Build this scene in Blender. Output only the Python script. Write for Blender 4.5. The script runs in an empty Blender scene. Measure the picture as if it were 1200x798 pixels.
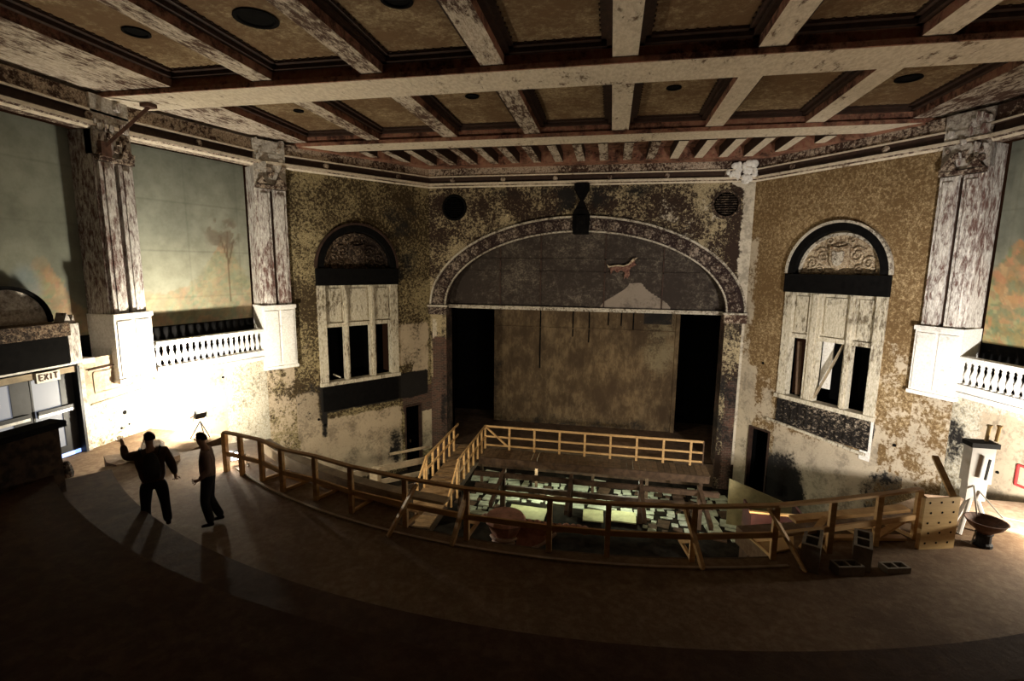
import bpy, bmesh, math, random
import numpy as np
from mathutils import Vector, Matrix
random.seed(7)
SC = bpy.context.scene
COL = SC.collection
PI = math.pi

# ------------------------------------------------------------------ camera
CX, FPX = 1.418, 582.41
yaw, pitch, roll = 0.1928, 0.1485, 0.011
fw = Vector((-math.sin(yaw)*math.cos(pitch), math.cos(yaw)*math.cos(pitch), -math.sin(pitch)))
r0 = Vector((math.cos(yaw), math.sin(yaw), 0)); u0 = r0.cross(fw)
rt = r0*math.cos(roll)+u0*math.sin(roll); up = -r0*math.sin(roll)+u0*math.cos(roll)
cam_d = bpy.data.cameras.new('camera'); cam = bpy.data.objects.new('camera', cam_d); COL.objects.link(cam)
m = Matrix((rt, up, -fw)).transposed().to_4x4(); m.translation = Vector((CX, 0, 0)); cam.matrix_world = m
cam_d.sensor_width = 36; cam_d.lens = FPX*36/1200; cam_d.clip_end = 200; cam_d.clip_start = 0.05
SC.camera = cam

# ------------------------------------------------------------------ light
SC.view_settings.view_transform = 'Standard'; SC.view_settings.look = 'None'
SC.view_settings.gamma = 1; SC.view_settings.use_curve_mapping = False
SC.view_settings.exposure = 0.75
W = bpy.data.worlds.new('world'); SC.world = W; W.use_nodes = True
W.node_tree.nodes['Background'].inputs[0].default_value = (1.0, 0.43, 0.22, 1)
W.node_tree.nodes['Background'].inputs[1].default_value = 0.007

def light(name, kind, loc, power, col, size=.1, target=None, spot=None, blend=.5):
    d = bpy.data.lights.new(name, kind); o = bpy.data.objects.new(name, d); COL.objects.link(o)
    o.location = loc; d.energy = power; d.color = col
    if kind == 'AREA': d.size = size
    else: d.shadow_soft_size = size
    if spot: d.spot_size = spot; d.spot_blend = blend
    if target is not None:
        o.rotation_euler = (Vector(target)-Vector(loc)).to_track_quat('-Z', 'Y').to_euler()
    return o
# work lamp on a short stand in the left aisle, close to the wall, turned to it; a small one on the floor by the rail
light('work_lamp_light', 'SPOT', (-10.75, 12.75, -4.62), 8200, (1, .94, .83), .09, (-12.9, 13.9, -3.7), math.radians(150), .8)
light('work_lamp_spill', 'POINT', (-10.92, 12.86, -4.40), 900, (1, .90, .70), .12)
light('floor_lamp_light', 'POINT', (-7.52, 9.98, -4.50), 45, (1, .92, .78), .08)
light('work_lamp_light', 'SPOT', (9.75, 9.95, -4.35), 3300, (1, .95, .88), .09, (11.3, 16.5, -5.2), math.radians(140), .9)
light('work_lamp_spill', 'POINT', (9.65, 9.80, -4.15), 230, (1, .88, .70), .12)
light('unseen_fill_spot', 'SPOT', (-3.2, 11.6, -6.2), 760, (1, .84, .60), .25, (-6.0, 22.5, -3.0), math.radians(108), .9)  # added unseen spot below the balcony edge, brightens the left of the stage wall
light('unseen_fill_spot', 'SPOT', (4.6, 11.6, -6.4), 760, (1, .84, .60), .25, (5.5, 22.5, -3.0), math.radians(108), .9)  # second added spot, out of sight, fills the right of the stage wall
light('stage_lamp_light', 'POINT', (2.2, 24.9, -6.9), 34, (1, .74, .42), .2)
light('pit_lamp_light', 'POINT', (-1.2, 20.5, -8.75), 95, (.92, 1.0, .74), .15)
light('pit_lamp_light', 'POINT', (2.4, 20.5, -8.75), 85, (.92, 1.0, .76), .15)

# ------------------------------------------------------------------ materials
def nodes(name):
    mt = bpy.data.materials.new(name); mt.use_nodes = True
    return mt, mt.node_tree, mt.node_tree.nodes['Principled BSDF']
def N(nt, typ, **kw):
    n = nt.nodes.new(typ)
    for k, v in kw.items():
        if k.startswith('i_'):
            n.inputs[k[2:].replace('_', ' ')].default_value = v
        else: setattr(n, k, v)
    return n
def noise(nt, vec, scale, detail=6, rough=.6, dist=0):
    n = N(nt, 'ShaderNodeTexNoise'); n.inputs['Scale'].default_value = scale
    n.inputs['Detail'].default_value = detail; n.inputs['Roughness'].default_value = rough
    n.inputs['Distortion'].default_value = dist
    if vec is not None: nt.links.new(vec, n.inputs['Vector'])
    return n.outputs[0]
def mapr(nt, v, a, b, c=0, d=1, smooth=True):
    n = N(nt, 'ShaderNodeMapRange'); n.interpolation_type = 'SMOOTHSTEP' if smooth else 'LINEAR'
    for i, x in zip((1, 2, 3, 4), (a, b, c, d)): n.inputs[i].default_value = x
    nt.links.new(v, n.inputs[0]); return n.outputs[0]
def mix(nt, f, a, b, mode='MIX'):
    n = N(nt, 'ShaderNodeMix'); n.data_type = 'RGBA'; n.blend_type = mode
    for s, v in ((0, f), (6, a), (7, b)):
        if hasattr(v, 'links') or hasattr(v, 'is_linked'): nt.links.new(v, n.inputs[s])
        elif s == 0: n.inputs[0].default_value = v
        else: n.inputs[s].default_value = (*v, 1)
    return n.outputs[2]
def math_(nt, op, a, b):
    n = N(nt, 'ShaderNodeMath'); n.operation = op
    for s, v in ((0, a), (1, b)):
        if hasattr(v, 'is_linked'): nt.links.new(v, n.inputs[s])
        else: n.inputs[s].default_value = v
    return n.outputs[0]
def bump(nt, bs, h, strength=.4, dist=.03):
    b = N(nt, 'ShaderNodeBump'); b.inputs['Strength'].default_value = strength; b.inputs['Distance'].default_value = dist
    nt.links.new(h, b.inputs['Height']); nt.links.new(b.outputs[0], bs.inputs['Normal'])

def mat_plain(name, c, rough=.8, var=.25, scale=6, metal=0, c2=None, stretch=None, bmp=.15, spec=.3):
    mt, nt, bs = nodes(name)
    tc = N(nt, 'ShaderNodeTexCoord').outputs['Object']
    if stretch:
        mp = N(nt, 'ShaderNodeMapping'); mp.inputs['Scale'].default_value = stretch; nt.links.new(tc, mp.inputs[0]); tc = mp.outputs[0]
    n = noise(nt, tc, scale, 6, .65)
    c2 = c2 or tuple(x*(1-var*1.6) for x in c)
    col = mix(nt, mapr(nt, n, .35, .65), c2, c)
    nt.links.new(col, bs.inputs['Base Color']); bs.inputs['Roughness'].default_value = rough; bs.inputs['Metallic'].default_value = metal; bs.inputs['Specular IOR Level'].default_value = spec
    if bmp: bump(nt, bs, n, bmp, .02)
    return mt

def mat_peel(name, dark, mid, light_, scale=3.2, thr=.5, soft=.06, big=.5, bigamp=.35, rough=.9, clean=(.50, .40, .28), char_shade=(.012, .010, .009), brick=True, stretch=None, bmp=.5, blot=1.5):
    """weathered paint: flakes over a dark ground; the vertex colour 'mask' gives R clean plaster, G charred and painted shade, B bare brick"""
    mt, nt, bs = nodes(name)
    tc = N(nt, 'ShaderNodeTexCoord').outputs['Object']
    if stretch:
        mp = N(nt, 'ShaderNodeMapping'); mp.inputs['Scale'].default_value = stretch; nt.links.new(tc, mp.inputs[0]); tcs = mp.outputs[0]
    else: tcs = tc
    n1 = noise(nt, tcs, scale, 10, .78, .3)
    n2 = noise(nt, tc, big, 4, .55)
    n3 = noise(nt, tcs, scale*2.6, 5, .7)
    t = math_(nt, 'ADD', n1, math_(nt, 'MULTIPLY', math_(nt, 'SUBTRACT', n2, .5), bigamp))
    fl = mapr(nt, t, thr-soft, thr+soft)
    base = mix(nt, mapr(nt, n3, .38, .62), mid, light_)
    col = mix(nt, fl, dark, base)
    at = N(nt, 'ShaderNodeVertexColor'); at.layer_name = 'mask'
    sep = N(nt, 'ShaderNodeSeparateColor'); nt.links.new(at.outputs[0], sep.inputs[0])
    nb = math_(nt, 'ADD', math_(nt, 'MULTIPLY', noise(nt, tc, 1.3, 5, .6), .55), math_(nt, 'MULTIPLY', noise(nt, tc, 9, 5, .7), .45))
    def region(ch, sharp=.07, amp=blot):
        v = math_(nt, 'ADD', sep.outputs[ch], math_(nt, 'MULTIPLY', math_(nt, 'SUBTRACT', nb, .5), amp))
        return mapr(nt, v, .5-sharp, .5+sharp)
    cl = mix(nt, mapr(nt, n2, .3, .7), tuple(x*.8 for x in clean), clean)
    cl = mix(nt, mapr(nt, nb, .40, .53, .0, 1.), tuple(x*.50 for x in clean), cl)
    col = mix(nt, region(0), col, cl)
    if brick:
        uv = N(nt, 'ShaderNodeUVMap')
        br = N(nt, 'ShaderNodeTexBrick'); nt.links.new(uv.outputs[0], br.inputs['Vector'])
        br.inputs['Scale'].default_value = 1; br.inputs['Brick Width'].default_value = .24; br.inputs['Row Height'].default_value = .085
        br.inputs['Mortar Size'].default_value = .008
        br.inputs['Color1'].default_value = (.10, .045, .03, 1); br.inputs['Color2'].default_value = (.05, .03, .022, 1); br.inputs['Mortar'].default_value = (.12, .10, .08, 1)
        col = mix(nt, region(2), col, br.outputs[0])
    col = mix(nt, region(1, .12), col, char_shade)
    nt.links.new(col, bs.inputs['Base Color']); bs.inputs['Roughness'].default_value = rough
    bs.inputs['Specular IOR Level'].default_value = .25
    bump(nt, bs, fl, bmp, .02)
    return mt

def mat_paint(name):
    """painted canvas: colours come from the colour attribute 'paint'"""
    mt, nt, bs = nodes(name)
    tc = N(nt, 'ShaderNodeTexCoord').outputs['Object']
    at = N(nt, 'ShaderNodeVertexColor'); at.layer_name = 'paint'
    n = noise(nt, tc, 2.2, 7, .65)
    col = mix(nt, mapr(nt, n, .3, .75, 0, .5), at.outputs[0], (.42, .42, .38), 'MULTIPLY')
    nt.links.new(col, bs.inputs['Base Color']); bs.inputs['Roughness'].default_value = .85
    bs.inputs['Specular IOR Level'].default_value = .2
    return mt

def mat_emit(name, c, s):
    mt, nt, bs = nodes(name)
    bs.inputs['Base Color'].default_value = (*c, 1); bs.inputs['Emission Color'].default_value = (*c, 1); bs.inputs['Emission Strength'].default_value = s
    return mt

MT = {}
MT['flank_l'] = mat_peel('peeling_olive_plaster', (.038, .024, .010), (.17, .125, .055), (.42, .35, .20), 10, .512, .06, bigamp=.45)
MT['flank_r'] = mat_peel('peeling_ochre_plaster', (.135, .080, .032), (.22, .14, .060), (.50, .38, .22), 9, .52, .09, bigamp=.3, clean=(.55, .46, .34))
MT['stage_wall'] = mat_peel('peeling_brown_plaster', (.026, .014, .009), (.20, .145, .075), (.46, .39, .25), 10, .512, .05, bigamp=.75, clean=(.60, .53, .42))
MT['side'] = mat_peel('side_wall_plaster', (.13, .10, .055), (.46, .40, .28), (.66, .62, .52), 7, .42, .12, bigamp=.5)
MT['cream'] = mat_peel('cracked_cream_paint', (.13, .075, .045), (.52, .44, .33), (.66, .58, .46), 4.5, .375, .05, bigamp=.35, brick=False, stretch=(1, .45, 1))
MT['cream_worn'] = mat_peel('worn_cream_paint', (.075, .038, .024), (.36, .29, .22), (.60, .52, .42), 8, .47, .06, bigamp=.45, brick=False, stretch=(1, .3, 1))
MT['red'] = mat_peel('oxblood_paint', (.050, .020, .014), (.25, .105, .07), (.30, .16, .10), 2.6, .46, .1, bigamp=.5, brick=False)
MT['cornice'] = mat_peel('cornice_paint', (.045, .022, .015), (.26, .18, .13), (.55, .47, .37), 8.0, .51, .06, bigamp=.6, brick=False)
MT['panel'] = mat_peel('coffer_panel_paint', (.135, .080, .038), (.20, .13, .07), (.40, .32, .19), 5, .56, .16, bigamp=.7, brick=False)
MT['dark_mold'] = mat_plain('dark_moulding', (.045, .022, .014), .7, .3)
MT['grey_plaster'] = mat_peel('battered_grey_plaster', (.12, .085, .065), (.36, .32, .27), (.56, .52, .46), 5, .44, .12, bigamp=.6, brick=False)
MT['brownwall'] = mat_plain('brown_wall', (.045, .026, .014), .9, .45, 5, spec=.1)
MT['pilaster'] = mat_peel('pilaster_paint', (.14, .075, .062), (.42, .38, .34), (.70, .67, .62), 9.0, .46, .08, bigamp=.4, brick=False, stretch=(1, 1, .3))
MT['white_plaster'] = mat_peel('white_plaster', (.34, .30, .25), (.66, .63, .58), (.80, .78, .74), 6, .36, .1, brick=False)
MT['window'] = mat_peel('window_paint', (.13, .10, .065), (.42, .37, .27), (.62, .57, .47), 8, .43, .07, bigamp=.4, brick=False, stretch=(1, 1, .4))
MT['black'] = mat_plain('soot_shade_black', (.0045, .004, .0038), .95, .3, spec=.08)
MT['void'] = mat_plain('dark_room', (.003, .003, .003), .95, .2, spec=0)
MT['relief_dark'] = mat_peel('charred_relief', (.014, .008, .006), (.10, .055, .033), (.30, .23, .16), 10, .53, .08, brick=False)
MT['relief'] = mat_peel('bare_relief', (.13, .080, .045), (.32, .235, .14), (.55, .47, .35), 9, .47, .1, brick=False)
MT['lath'] = mat_peel('wrecked_lath', (.007, .005, .004), (.10, .07, .05), (.42, .35, .27), 7, .56, .05, brick=False, stretch=(1, 1, 1.6))
MT['rosette'] = mat_peel('rosette_paint', (.03, .016, .013), (.14, .09, .07), (.42, .36, .29), 9, .52, .07, brick=False)
MT['arch'] = mat_peel('arch_relief_paint', (.020, .010, .009), (.10, .060, .048), (.40, .34, .27), 11, .57, .06, brick=False)
MT['arch_rim'] = mat_peel('arch_rim_paint', (.10, .075, .055), (.36, .32, .25), (.55, .50, .42), 10, .46, .06, brick=False)
MT['lintel'] = mat_peel('grey_fire_curtain', (.030, .022, .018), (.048, .037, .029), (.15, .125, .098), 5, .57, .13, bigamp=.6, brick=False, clean=(.25, .205, .165), blot=.2)
MT['curtain'] = mat_peel('stage_backdrop', (.045, .027, .014), (.085, .054, .027), (.16, .11, .06), 1.6, .50, .2, bigamp=.9, brick=False, stretch=(1, 1, .45), clean=(.17, .13, .075), blot=.9)
MT['wood'] = mat_plain('new_pine', (.56, .36, .16), .6, .25, 3, c2=(.42, .25, .10), stretch=(1, 1, 4))
MT['wood_dark'] = mat_plain('old_timber', (.10, .060, .035), .8, .3, 4)
MT['wood_grey'] = mat_plain('grey_board', (.34, .27, .18), .8, .2, 4)
MT['ply'] = mat_plain('plywood', (.62, .44, .20), .6, .15, 2, c2=(.52, .35, .15), stretch=(1, 1, 6))
MT['ply_olive'] = mat_plain('stained_plywood', (.26, .22, .11), .7, .2, 3)
MT['redcloth'] = mat_plain('red_panel', (.035, .007, .005), .7, .25, 5)
MT['deck'] = mat_plain('deck_plank', (.15, .095, .05), .85, .25, 5)
MT['deck_dark'] = mat_plain('deck_plank_dark', (.10, .065, .035), .85, .25, 5)
MT['deck_warm'] = mat_plain('deck_plank_warm', (.24, .15, .07), .8, .25, 5)
MT['scrap'] = mat_plain('torn_scrap', (.07, .022, .016), .9, .4, 9, c2=(.20, .11, .08))
MT['concrete'] = mat_peel('dusty_concrete', (.095, .055, .030), (.155, .098, .058), (.225, .16, .10), 3.2, .47, .25, bigamp=.6, brick=False, char_shade=(.05, .03, .02), bmp=.25)
MT['step'] = mat_peel('shade_dark_tier', (.040, .018, .010), (.062, .030, .017), (.095, .052, .03), 2.5, .48, .25, bigamp=.6, brick=False, bmp=.3)  # reddish brown tiers, with the foreground's shade mixed into the colour
MT['block'] = mat_plain('concrete_block', (.24, .21, .17), .95, .15, 14)
MT['debris'] = mat_plain('pale_board', (.52, .56, .42), .8, .25, 3)
MT['debris2'] = mat_plain('yellow_board', (.56, .56, .30), .8, .15, 3)
MT['pinkplaster'] = mat_plain('pink_plaster', (.58, .32, .25), .8, .25, 5)
MT['stripe'] = mat_plain('pale_plaster', (.75, .60, .53), .8, .15, 5)
MT['metal'] = mat_plain('steel', (.45, .44, .42), .4, .2, 8, metal=.8)
MT['darkmetal'] = mat_plain('dark_metal', (.02, .02, .022), .7, .2, 8, spec=.15)
MT['rust'] = mat_plain('rusty_steel', (.12, .06, .04), .7, .3, 8)
MT['whiteplastic'] = mat_plain('white_enamel', (.74, .73, .72), .5, .08, 5)
MT['wire'] = mat_plain('cable', (.35, .33, .30), .6, .1)
MT['redpaint'] = mat_plain('red_enamel', (.55, .05, .05), .5, .1)
MT['door_dark'] = mat_plain('door_frame_dark', (.012, .012, .014), .5, .2)
MT['glass'] = mat_emit('lit_frosted_glass', (.085, .09, .105), 1.1)
MT['daylight'] = mat_emit('daylight_gap', (.30, .45, .95), 1.1)
MT['lamp_face'] = mat_emit('lamp_face', (.9, .95, 1.0), 14)
MT['sign'] = mat_plain('exit_sign_white', (.70, .66, .56), .5, .05)
MT['sign_text'] = mat_plain('sign_letters', (.10, .05, .03), .6, .05)
MT['skin'] = mat_plain('skin', (.36, .20, .13), .6, .1)
MT['hair'] = mat_plain('hair', (.012, .009, .007), .95, .2, spec=.05)
MT['shirt1'] = mat_plain('dark_shirt', (.075, .045, .030), .85, .2)
MT['shirt2'] = mat_plain('plum_shirt', (.22, .145, .120), .85, .15)
MT['trousers'] = mat_plain('dark_trousers', (.012, .011, .014), .9, .2)
MT['pack'] = mat_plain('black_pack', (.010, .009, .010), .8, .2)
MT['shoe'] = mat_plain('shoe_leather', (.015, .010, .008), .95, .2, spec=.02)
MT['paint'] = mat_paint('painted_mural')

# ------------------------------------------------------------------ mesh helpers
class MB:
    def __init__(s): s.v = []; s.f = []; s.mi = []; s.mask = None
    def add(s, vs, fs, mi=0):
        o = len(s.v); s.v += [tuple(v) for v in vs]
        for i, f in enumerate(fs):
            s.f.append(tuple(a+o for a in f)); s.mi.append(mi if not isinstance(mi, (list, tuple)) else mi[i])
    def box(s, a, b, xf=None, mi=0, bot=None):
        x0, y0, z0 = a; x1, y1, z1 = b
        vs = [(x0, y0, z0), (x1, y0, z0), (x1, y1, z0), (x0, y1, z0), (x0, y0, z1), (x1, y0, z1), (x1, y1, z1), (x0, y1, z1)]
        if xf: vs = [xf(v) for v in vs]
        fs = [(0, 3, 2, 1), (4, 5, 6, 7), (0, 1, 5, 4), (1, 2, 6, 5), (2, 3, 7, 6), (3, 0, 4, 7)]
        s.add(vs, fs, [bot if bot is not None else mi, mi, mi, mi, mi, mi]); return s
    def bar(s, p, q, w=.05, h=None, upv=(0, 0, 1), mi=0):
        """rectangular bar from p to q, w sideways, h along up"""
        p = Vector(p); q = Vector(q); h = h or w; d = (q-p).normalized(); U = Vector(upv)
        if abs(d.dot(U)) > .97: U = Vector((0, 1, 0))
        S = d.cross(U).normalized(); U = S.cross(d).normalized()
        c = [(-w/2, -h/2), (w/2, -h/2), (w/2, h/2), (-w/2, h/2)]
        vs = [e+S*a+U*b for e in (p, q) for a, b in c]
        s.add(vs, [(0, 1, 2, 3), (7, 6, 5, 4), (0, 4, 5, 1), (1, 5, 6, 2), (2, 6, 7, 3), (3, 7, 4, 0)], mi); return s
    def tube(s, pts, r=.03, n=8, mi=0):
        pts = [Vector(p) for p in pts]; rs = r if isinstance(r, (list, tuple)) else [r]*len(pts); vs = []
        for i, p in enumerate(pts):
            d = (pts[min(i+1, len(pts)-1)]-pts[max(i-1, 0)]).normalized()
            U = Vector((0, 0, 1)) if abs(d.z) < .95 else Vector((1, 0, 0)); S = d.cross(U).normalized(); U = S.cross(d)
            vs += [p+(S*math.cos(2*PI*k/n)+U*math.sin(2*PI*k/n))*rs[i] for k in range(n)]
        fs = [(i*n+k, i*n+(k+1) % n, (i+1)*n+(k+1) % n, (i+1)*n+k) for i in range(len(pts)-1) for k in range(n)]
        fs += [tuple(range(n))[::-1], tuple((len(pts)-1)*n+k for k in range(n))]
        s.add(vs, fs, mi); return s
    def lathe(s, prof, c=(0, 0, 0), n=10, xf=None, mi=0):
        vs = [(c[0]+r*math.cos(2*PI*k/n), c[1]+r*math.sin(2*PI*k/n), c[2]+z) for r, z in prof for k in range(n)]
        if xf: vs = [xf(v) for v in vs]
        m_ = len(prof)
        fs = [(i*n+k, i*n+(k+1) % n, (i+1)*n+(k+1) % n, (i+1)*n+k) for i in range(m_-1) for k in range(n)]
        fs += [tuple(range(n))[::-1], tuple((m_-1)*n+k for k in range(n))]
        s.add(vs, fs, mi); return s
    def prism(s, poly, n0, n1, xf, mi=0):
        """poly in (u,z), thickness n0..n1"""
        k = len(poly); vs = [xf((u, n0, z)) for u, z in poly]+[xf((u, n1, z)) for u, z in poly]
        fs = [tuple(range(k)), tuple(range(2*k-1, k-1, -1))]+[(i, (i+1) % k, k+(i+1) % k, k+i) for i in range(k)]
        s.add(vs, fs, mi); return s
    def strip(s, inner, outer, n0, n1, xf, mi=0, closed=False):
        """ring / arch strip between two (u,z) polylines, thickness n0..n1"""
        k = len(inner); vs = []
        for nn in (n0, n1):
            vs += [xf((u, nn, z)) for u, z in inner]+[xf((u, nn, z)) for u, z in outer]
        fs = []; rng = range(k if closed else k-1)
        for i in rng:
            j = (i+1) % k
            fs += [(i, j, k+j, k+i), (2*k+i, 3*k+i, 3*k+j, 2*k+j), (i, 2*k+i, 2*k+j, j), (k+i, k+j, 3*k+j, 3*k+i)]
        if not closed: fs += [(0, k, 3*k, 2*k), (k-1, 3*k-1, 4*k-1, 2*k-1)]
        s.add(vs, fs, mi); return s
    def build(s, name, mats, parent=None, base=None, smooth=False, recalc=True):
        me = bpy.data.meshes.new(name); me.from_pydata(s.v, [], s.f)
        mats = mats if isinstance(mats, (list, tuple)) else [mats]
        for x in mats: me.materials.append(MT[x] if isinstance(x, str) else x)
        if len(mats) > 1: me.polygons.foreach_set('material_index', s.mi)
        if smooth: me.polygons.foreach_set('use_smooth', [True]*len(s.f))
        if recalc:
            bm = bmesh.new(); bm.from_mesh(me); bmesh.ops.recalc_face_normals(bm, faces=bm.faces); bm.to_mesh(me); bm.free()
        o = bpy.data.objects.new(name, me); COL.objects.link(o)
        if parent is not None: o.parent = parent; 
        if base is not None:      # put the origin at base, vertices stay
            me.transform(Matrix.Translation(-Vector(base))); o.location = base
        if parent is not None and tuple(parent.location) != (0, 0, 0):
            o.location = Vector(o.location)-Vector(parent.location)
        return o

def struct(o): o['kind'] = 'structure'; return o
def tag(o, label, cat, group=None, kind=None):
    o['label'] = label; o['category'] = cat
    if group: o['group'] = group
    if kind: o['kind'] = kind
    return o
def thing(name, loc, label, cat, group=None, rz=0):
    o = bpy.data.objects.new(name, None); COL.objects.link(o); o.location = loc; o.rotation_euler = (0, 0, rz)
    o.empty_display_size = .2
    return tag(o, label, cat, group)
def dup(root, loc, rz, label, group=None):
    r = root.copy(); COL.objects.link(r); r.location = loc; r.rotation_euler = (0, 0, rz); r['label'] = label
    if group: r['group'] = group
    for ch in list(root.children):
        c = ch.copy(); COL.objects.link(c); c.parent = r
        for g in ch.children:
            d = g.copy(); COL.objects.link(d); d.parent = c
    return r

def frame(a, b, mirror=False):
    """wall frame: u from a towards b, n into the room, z up"""
    a = Vector((*a, 0)); b = Vector((*b, 0)); d = (b-a).normalized(); n = Vector((d.y, -d.x, 0))
    if n.x < 0 and a.x < -1: n = -n
    def xf(v):
        p = a+d*v[0]+n*v[1]; return ((-p.x if mirror else p.x), p.y, v[2])
    return xf, (b-a).length

def wall_grid(name, mat, xf, ulist, zfun, mask=None, attr='mask', dz=.14, n=0.0, parent=None, reveal=.0):
    """wall sheet: for each u column interval the solid z pieces zfun(u) -> list of (z0,z1)"""
    vs = []; fs = []; uv = []; cols = []
    for i in range(len(ulist)-1):
        ua, ub = ulist[i], ulist[i+1]; um = (ua+ub)/2
        pa, pb = zfun(ua+1e-5, um), zfun(ub-1e-5, um)
        for (a0, a1), (b0, b1) in zip(pa, pb):
            k = max(1, int(max(a1-a0, b1-b0)/dz))
            for j in range(k):
                q = [(ua, a0+(a1-a0)*j/k), (ub, b0+(b1-b0)*j/k), (ub, b0+(b1-b0)*(j+1)/k), (ua, a0+(a1-a0)*(j+1)/k)]
                o = len(vs); vs += [xf((u, n, z)) for u, z in q]; uv += q; fs.append((o, o+1, o+2, o+3))
    me = bpy.data.meshes.new(name); me.from_pydata(vs, [], fs); me.materials.append(MT[mat])
    ul = me.uv_layers.new(name='UVMap'); ul.data.foreach_set('uv', np.array(uv, 'f').ravel())
    ca = me.color_attributes.new(attr, 'FLOAT_COLOR', 'CORNER')
    c = np.ones((len(uv), 4), 'f'); c[:, :3] = 0
    if mask: c[:, :3] = np.array([mask(u, z) for u, z in uv], 'f')
    ca.data.foreach_set('color', c.ravel())
    bm = bmesh.new(); bm.from_mesh(me); bmesh.ops.remove_doubles(bm, verts=bm.verts, dist=1e-4); bm.to_mesh(me); bm.free()
    o = bpy.data.objects.new(name, me); COL.objects.link(o)
    if parent is not None: o.parent = parent
    else: struct(o)
    return o
def arr(a, b, st, extra=()):
    k = max(1, int(round((b-a)/st))); s = sorted(set([round(a+(b-a)*i/k, 4) for i in range(k+1)]+[round(x, 4) for x in extra]))
    return s
def sm(x, a, b):
    t = min(1, max(0, (x-a)/(b-a))); return t*t*(3-2*t)
def inbox(u, z, u0, u1, z0, z1, s=.25):
    return sm(u, u0-s, u0+s)*(1-sm(u, u1-s, u1+s))*sm(z, z0-s, z0+s)*(1-sm(z, z1-s, z1+s))
def inell(u, z, cu, cz, ru, rz, s=.3):
    d = math.hypot((u-cu)/ru, (z-cz)/rz); return 1-sm(d, 1-s, 1+s)

# ------------------------------------------------------------------ plan
S = 3.1
HALL = -10.2          # auditorium floor
P0, P1, P2, P3, P4 = (-13.0, 1.0), (-13.0, 13.2), (-11.95, 17.25), (-11.36, 18.19), (-7.35, 23.54)
YS = 23.54
CZ = 3.78             # underside of the cornice

# ------------------------------------------------------------------ ceiling
ceil = struct(MB().box((-14.6, -3, 5.62), (14.6, 24.2, 5.7)).build('ceiling', 'dark_mold'))
RW = .57
bays = [(6.9, 12.41), (13.7, 18.65)]
for (y0, y1) in [(-3, 5.7)]+bays:
    for k in (-2.5, -1.5, -.5, .5, 1.5, 2.5):
        MB().box((k*S-RW/2, y0, 4.74), (k*S+RW/2, y1, 5.6), mi=1, bot=0).build('rib', ['cream_worn' if k not in (1.5, 2.5, .5) else 'cream', 'red'], ceil)
    for sg in (-1, 1):
        MB().box((min(sg*10.56, sg*13.9), y0, 4.74), (max(sg*10.56, sg*13.9), y1, 5.6), mi=1, bot=0).build('side_soffit', ['cream_worn', 'red'], ceil)
for (y0, y1) in [(5.7, 6.9), (12.41, 13.7), (18.65, 19.75)]:
    b = MB(); b.box((-13.9, y0, 4.60), (13.9, y1, 5.6), mi=1, bot=0)
    bo = b.build('beam', ['cream', 'red'], ceil)
    MB().box((-13.9, y0-.06, 4.60), (13.9, y0, 4.72), mi=0).build('beam_moulding', 'red', bo)
    MB().box((-13.9, y1, 4.64), (13.9, y1+.05, 4.70), mi=0).build('beam_moulding', 'dark_mold', bo)
def coffer(x0, x1, y0, y1):
    z = 5.12
    p = MB().box((x0, y0, z), (x1, y1, z+.08)).build('coffer_panel', 'panel', ceil)
    fr = MB(); e = .17
    for (g, zz, hh) in ((0, .17, .2), (.12, .07, .1)):
        fr.box((x0+g, y0+g, z-zz), (x0+g+e*.8, y1-g, z-zz+hh)); fr.box((x1-g-e*.8, y0+g, z-zz), (x1-g, y1-g, z-zz+hh))
        fr.box((x0+g, y0+g, z-zz), (x1-g, y0+g+e*.8, z-zz+hh)); fr.box((x0+g, y1-g-e*.8, z-zz), (x1-g, y1-g, z-zz+hh))
    fr.build('coffer_frame', 'dark_mold', p)
    # little dentils round the frame
    dn = MB(); nx = int((x1-x0-.6)/.22)
    for i in range(nx):
        xx = x0+.3+i*.22
        dn.box((xx, y1-.29, z-.03), (xx+.06, y1-.26, z)); 
    ny = int((y1-y0-.6)/.22)
    for i in range(ny):
        yy = y0+.3+i*.22
        dn.box((x0+.26, yy, z-.03), (x0+.29, yy+.06, z)); dn.box((x1-.29, yy, z-.03), (x1-.26, yy+.06, z))
    d = dn.build('dentils', 'dark_mold', p); d['kind'] = 'stuff'
    return p
holes = {(-2, 0): .42, (-3, 0): .26, (-1, 0): .3, (-3, 1): .16, (-1, 1): .2, (1, 1): .2, (3, 1): .3, (1, 0): .2, (0, 0): .2}
hpos = {(-2, 0): (-6.13, 10.1), (-3, 0): (-9.25, 10.2), (-1, 0): (-2.88, 9.91), (-3, 1): (-9.13, 16.0), (-1, 1): (-2.94, 15.53), (3, 1): (9.07, 16.03), (1, 1): (2.99, 15.75)}
for bi, (y0, y1) in enumerate(bays):
    for k in range(-3, 4):
        p = coffer(k*S-S/2+RW/2, k*S+S/2-RW/2, y0, y1)
        if (k, bi) in hpos:
            hx, hy = hpos[(k, bi)]; R_ = holes[(k, bi)]
            MB().lathe([(R_*.9, .06), (R_, .02), (R_*1.08, -.03), (R_*.86, -.035), (R_*.8, .0)], (hx, hy, 5.115), 20).build('vent_hole', 'black', p)
# third section, close-set small ribs
cx3 = [(-11.2, 24.2), (11.2, 24.2)]
MB().box((-12.6, 19.75, 4.98), (12.6, 23.9, 5.04)).build('rear_soffit', 'red', ceil)
for k in range(-11, 12):
    x = k*.97-.03
    lim = 22.75 if abs(x) < 7.2 else 22.75-(abs(x)-7.2)*1.30
    if lim < 20.0: continue
    MB().box((x-.17, 19.75, 4.56), (x+.17, lim, 5.0), mi=1, bot=0).build('small_rib', ['cream_worn' if k < 4 else 'cream', 'dark_mold'], ceil)
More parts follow.
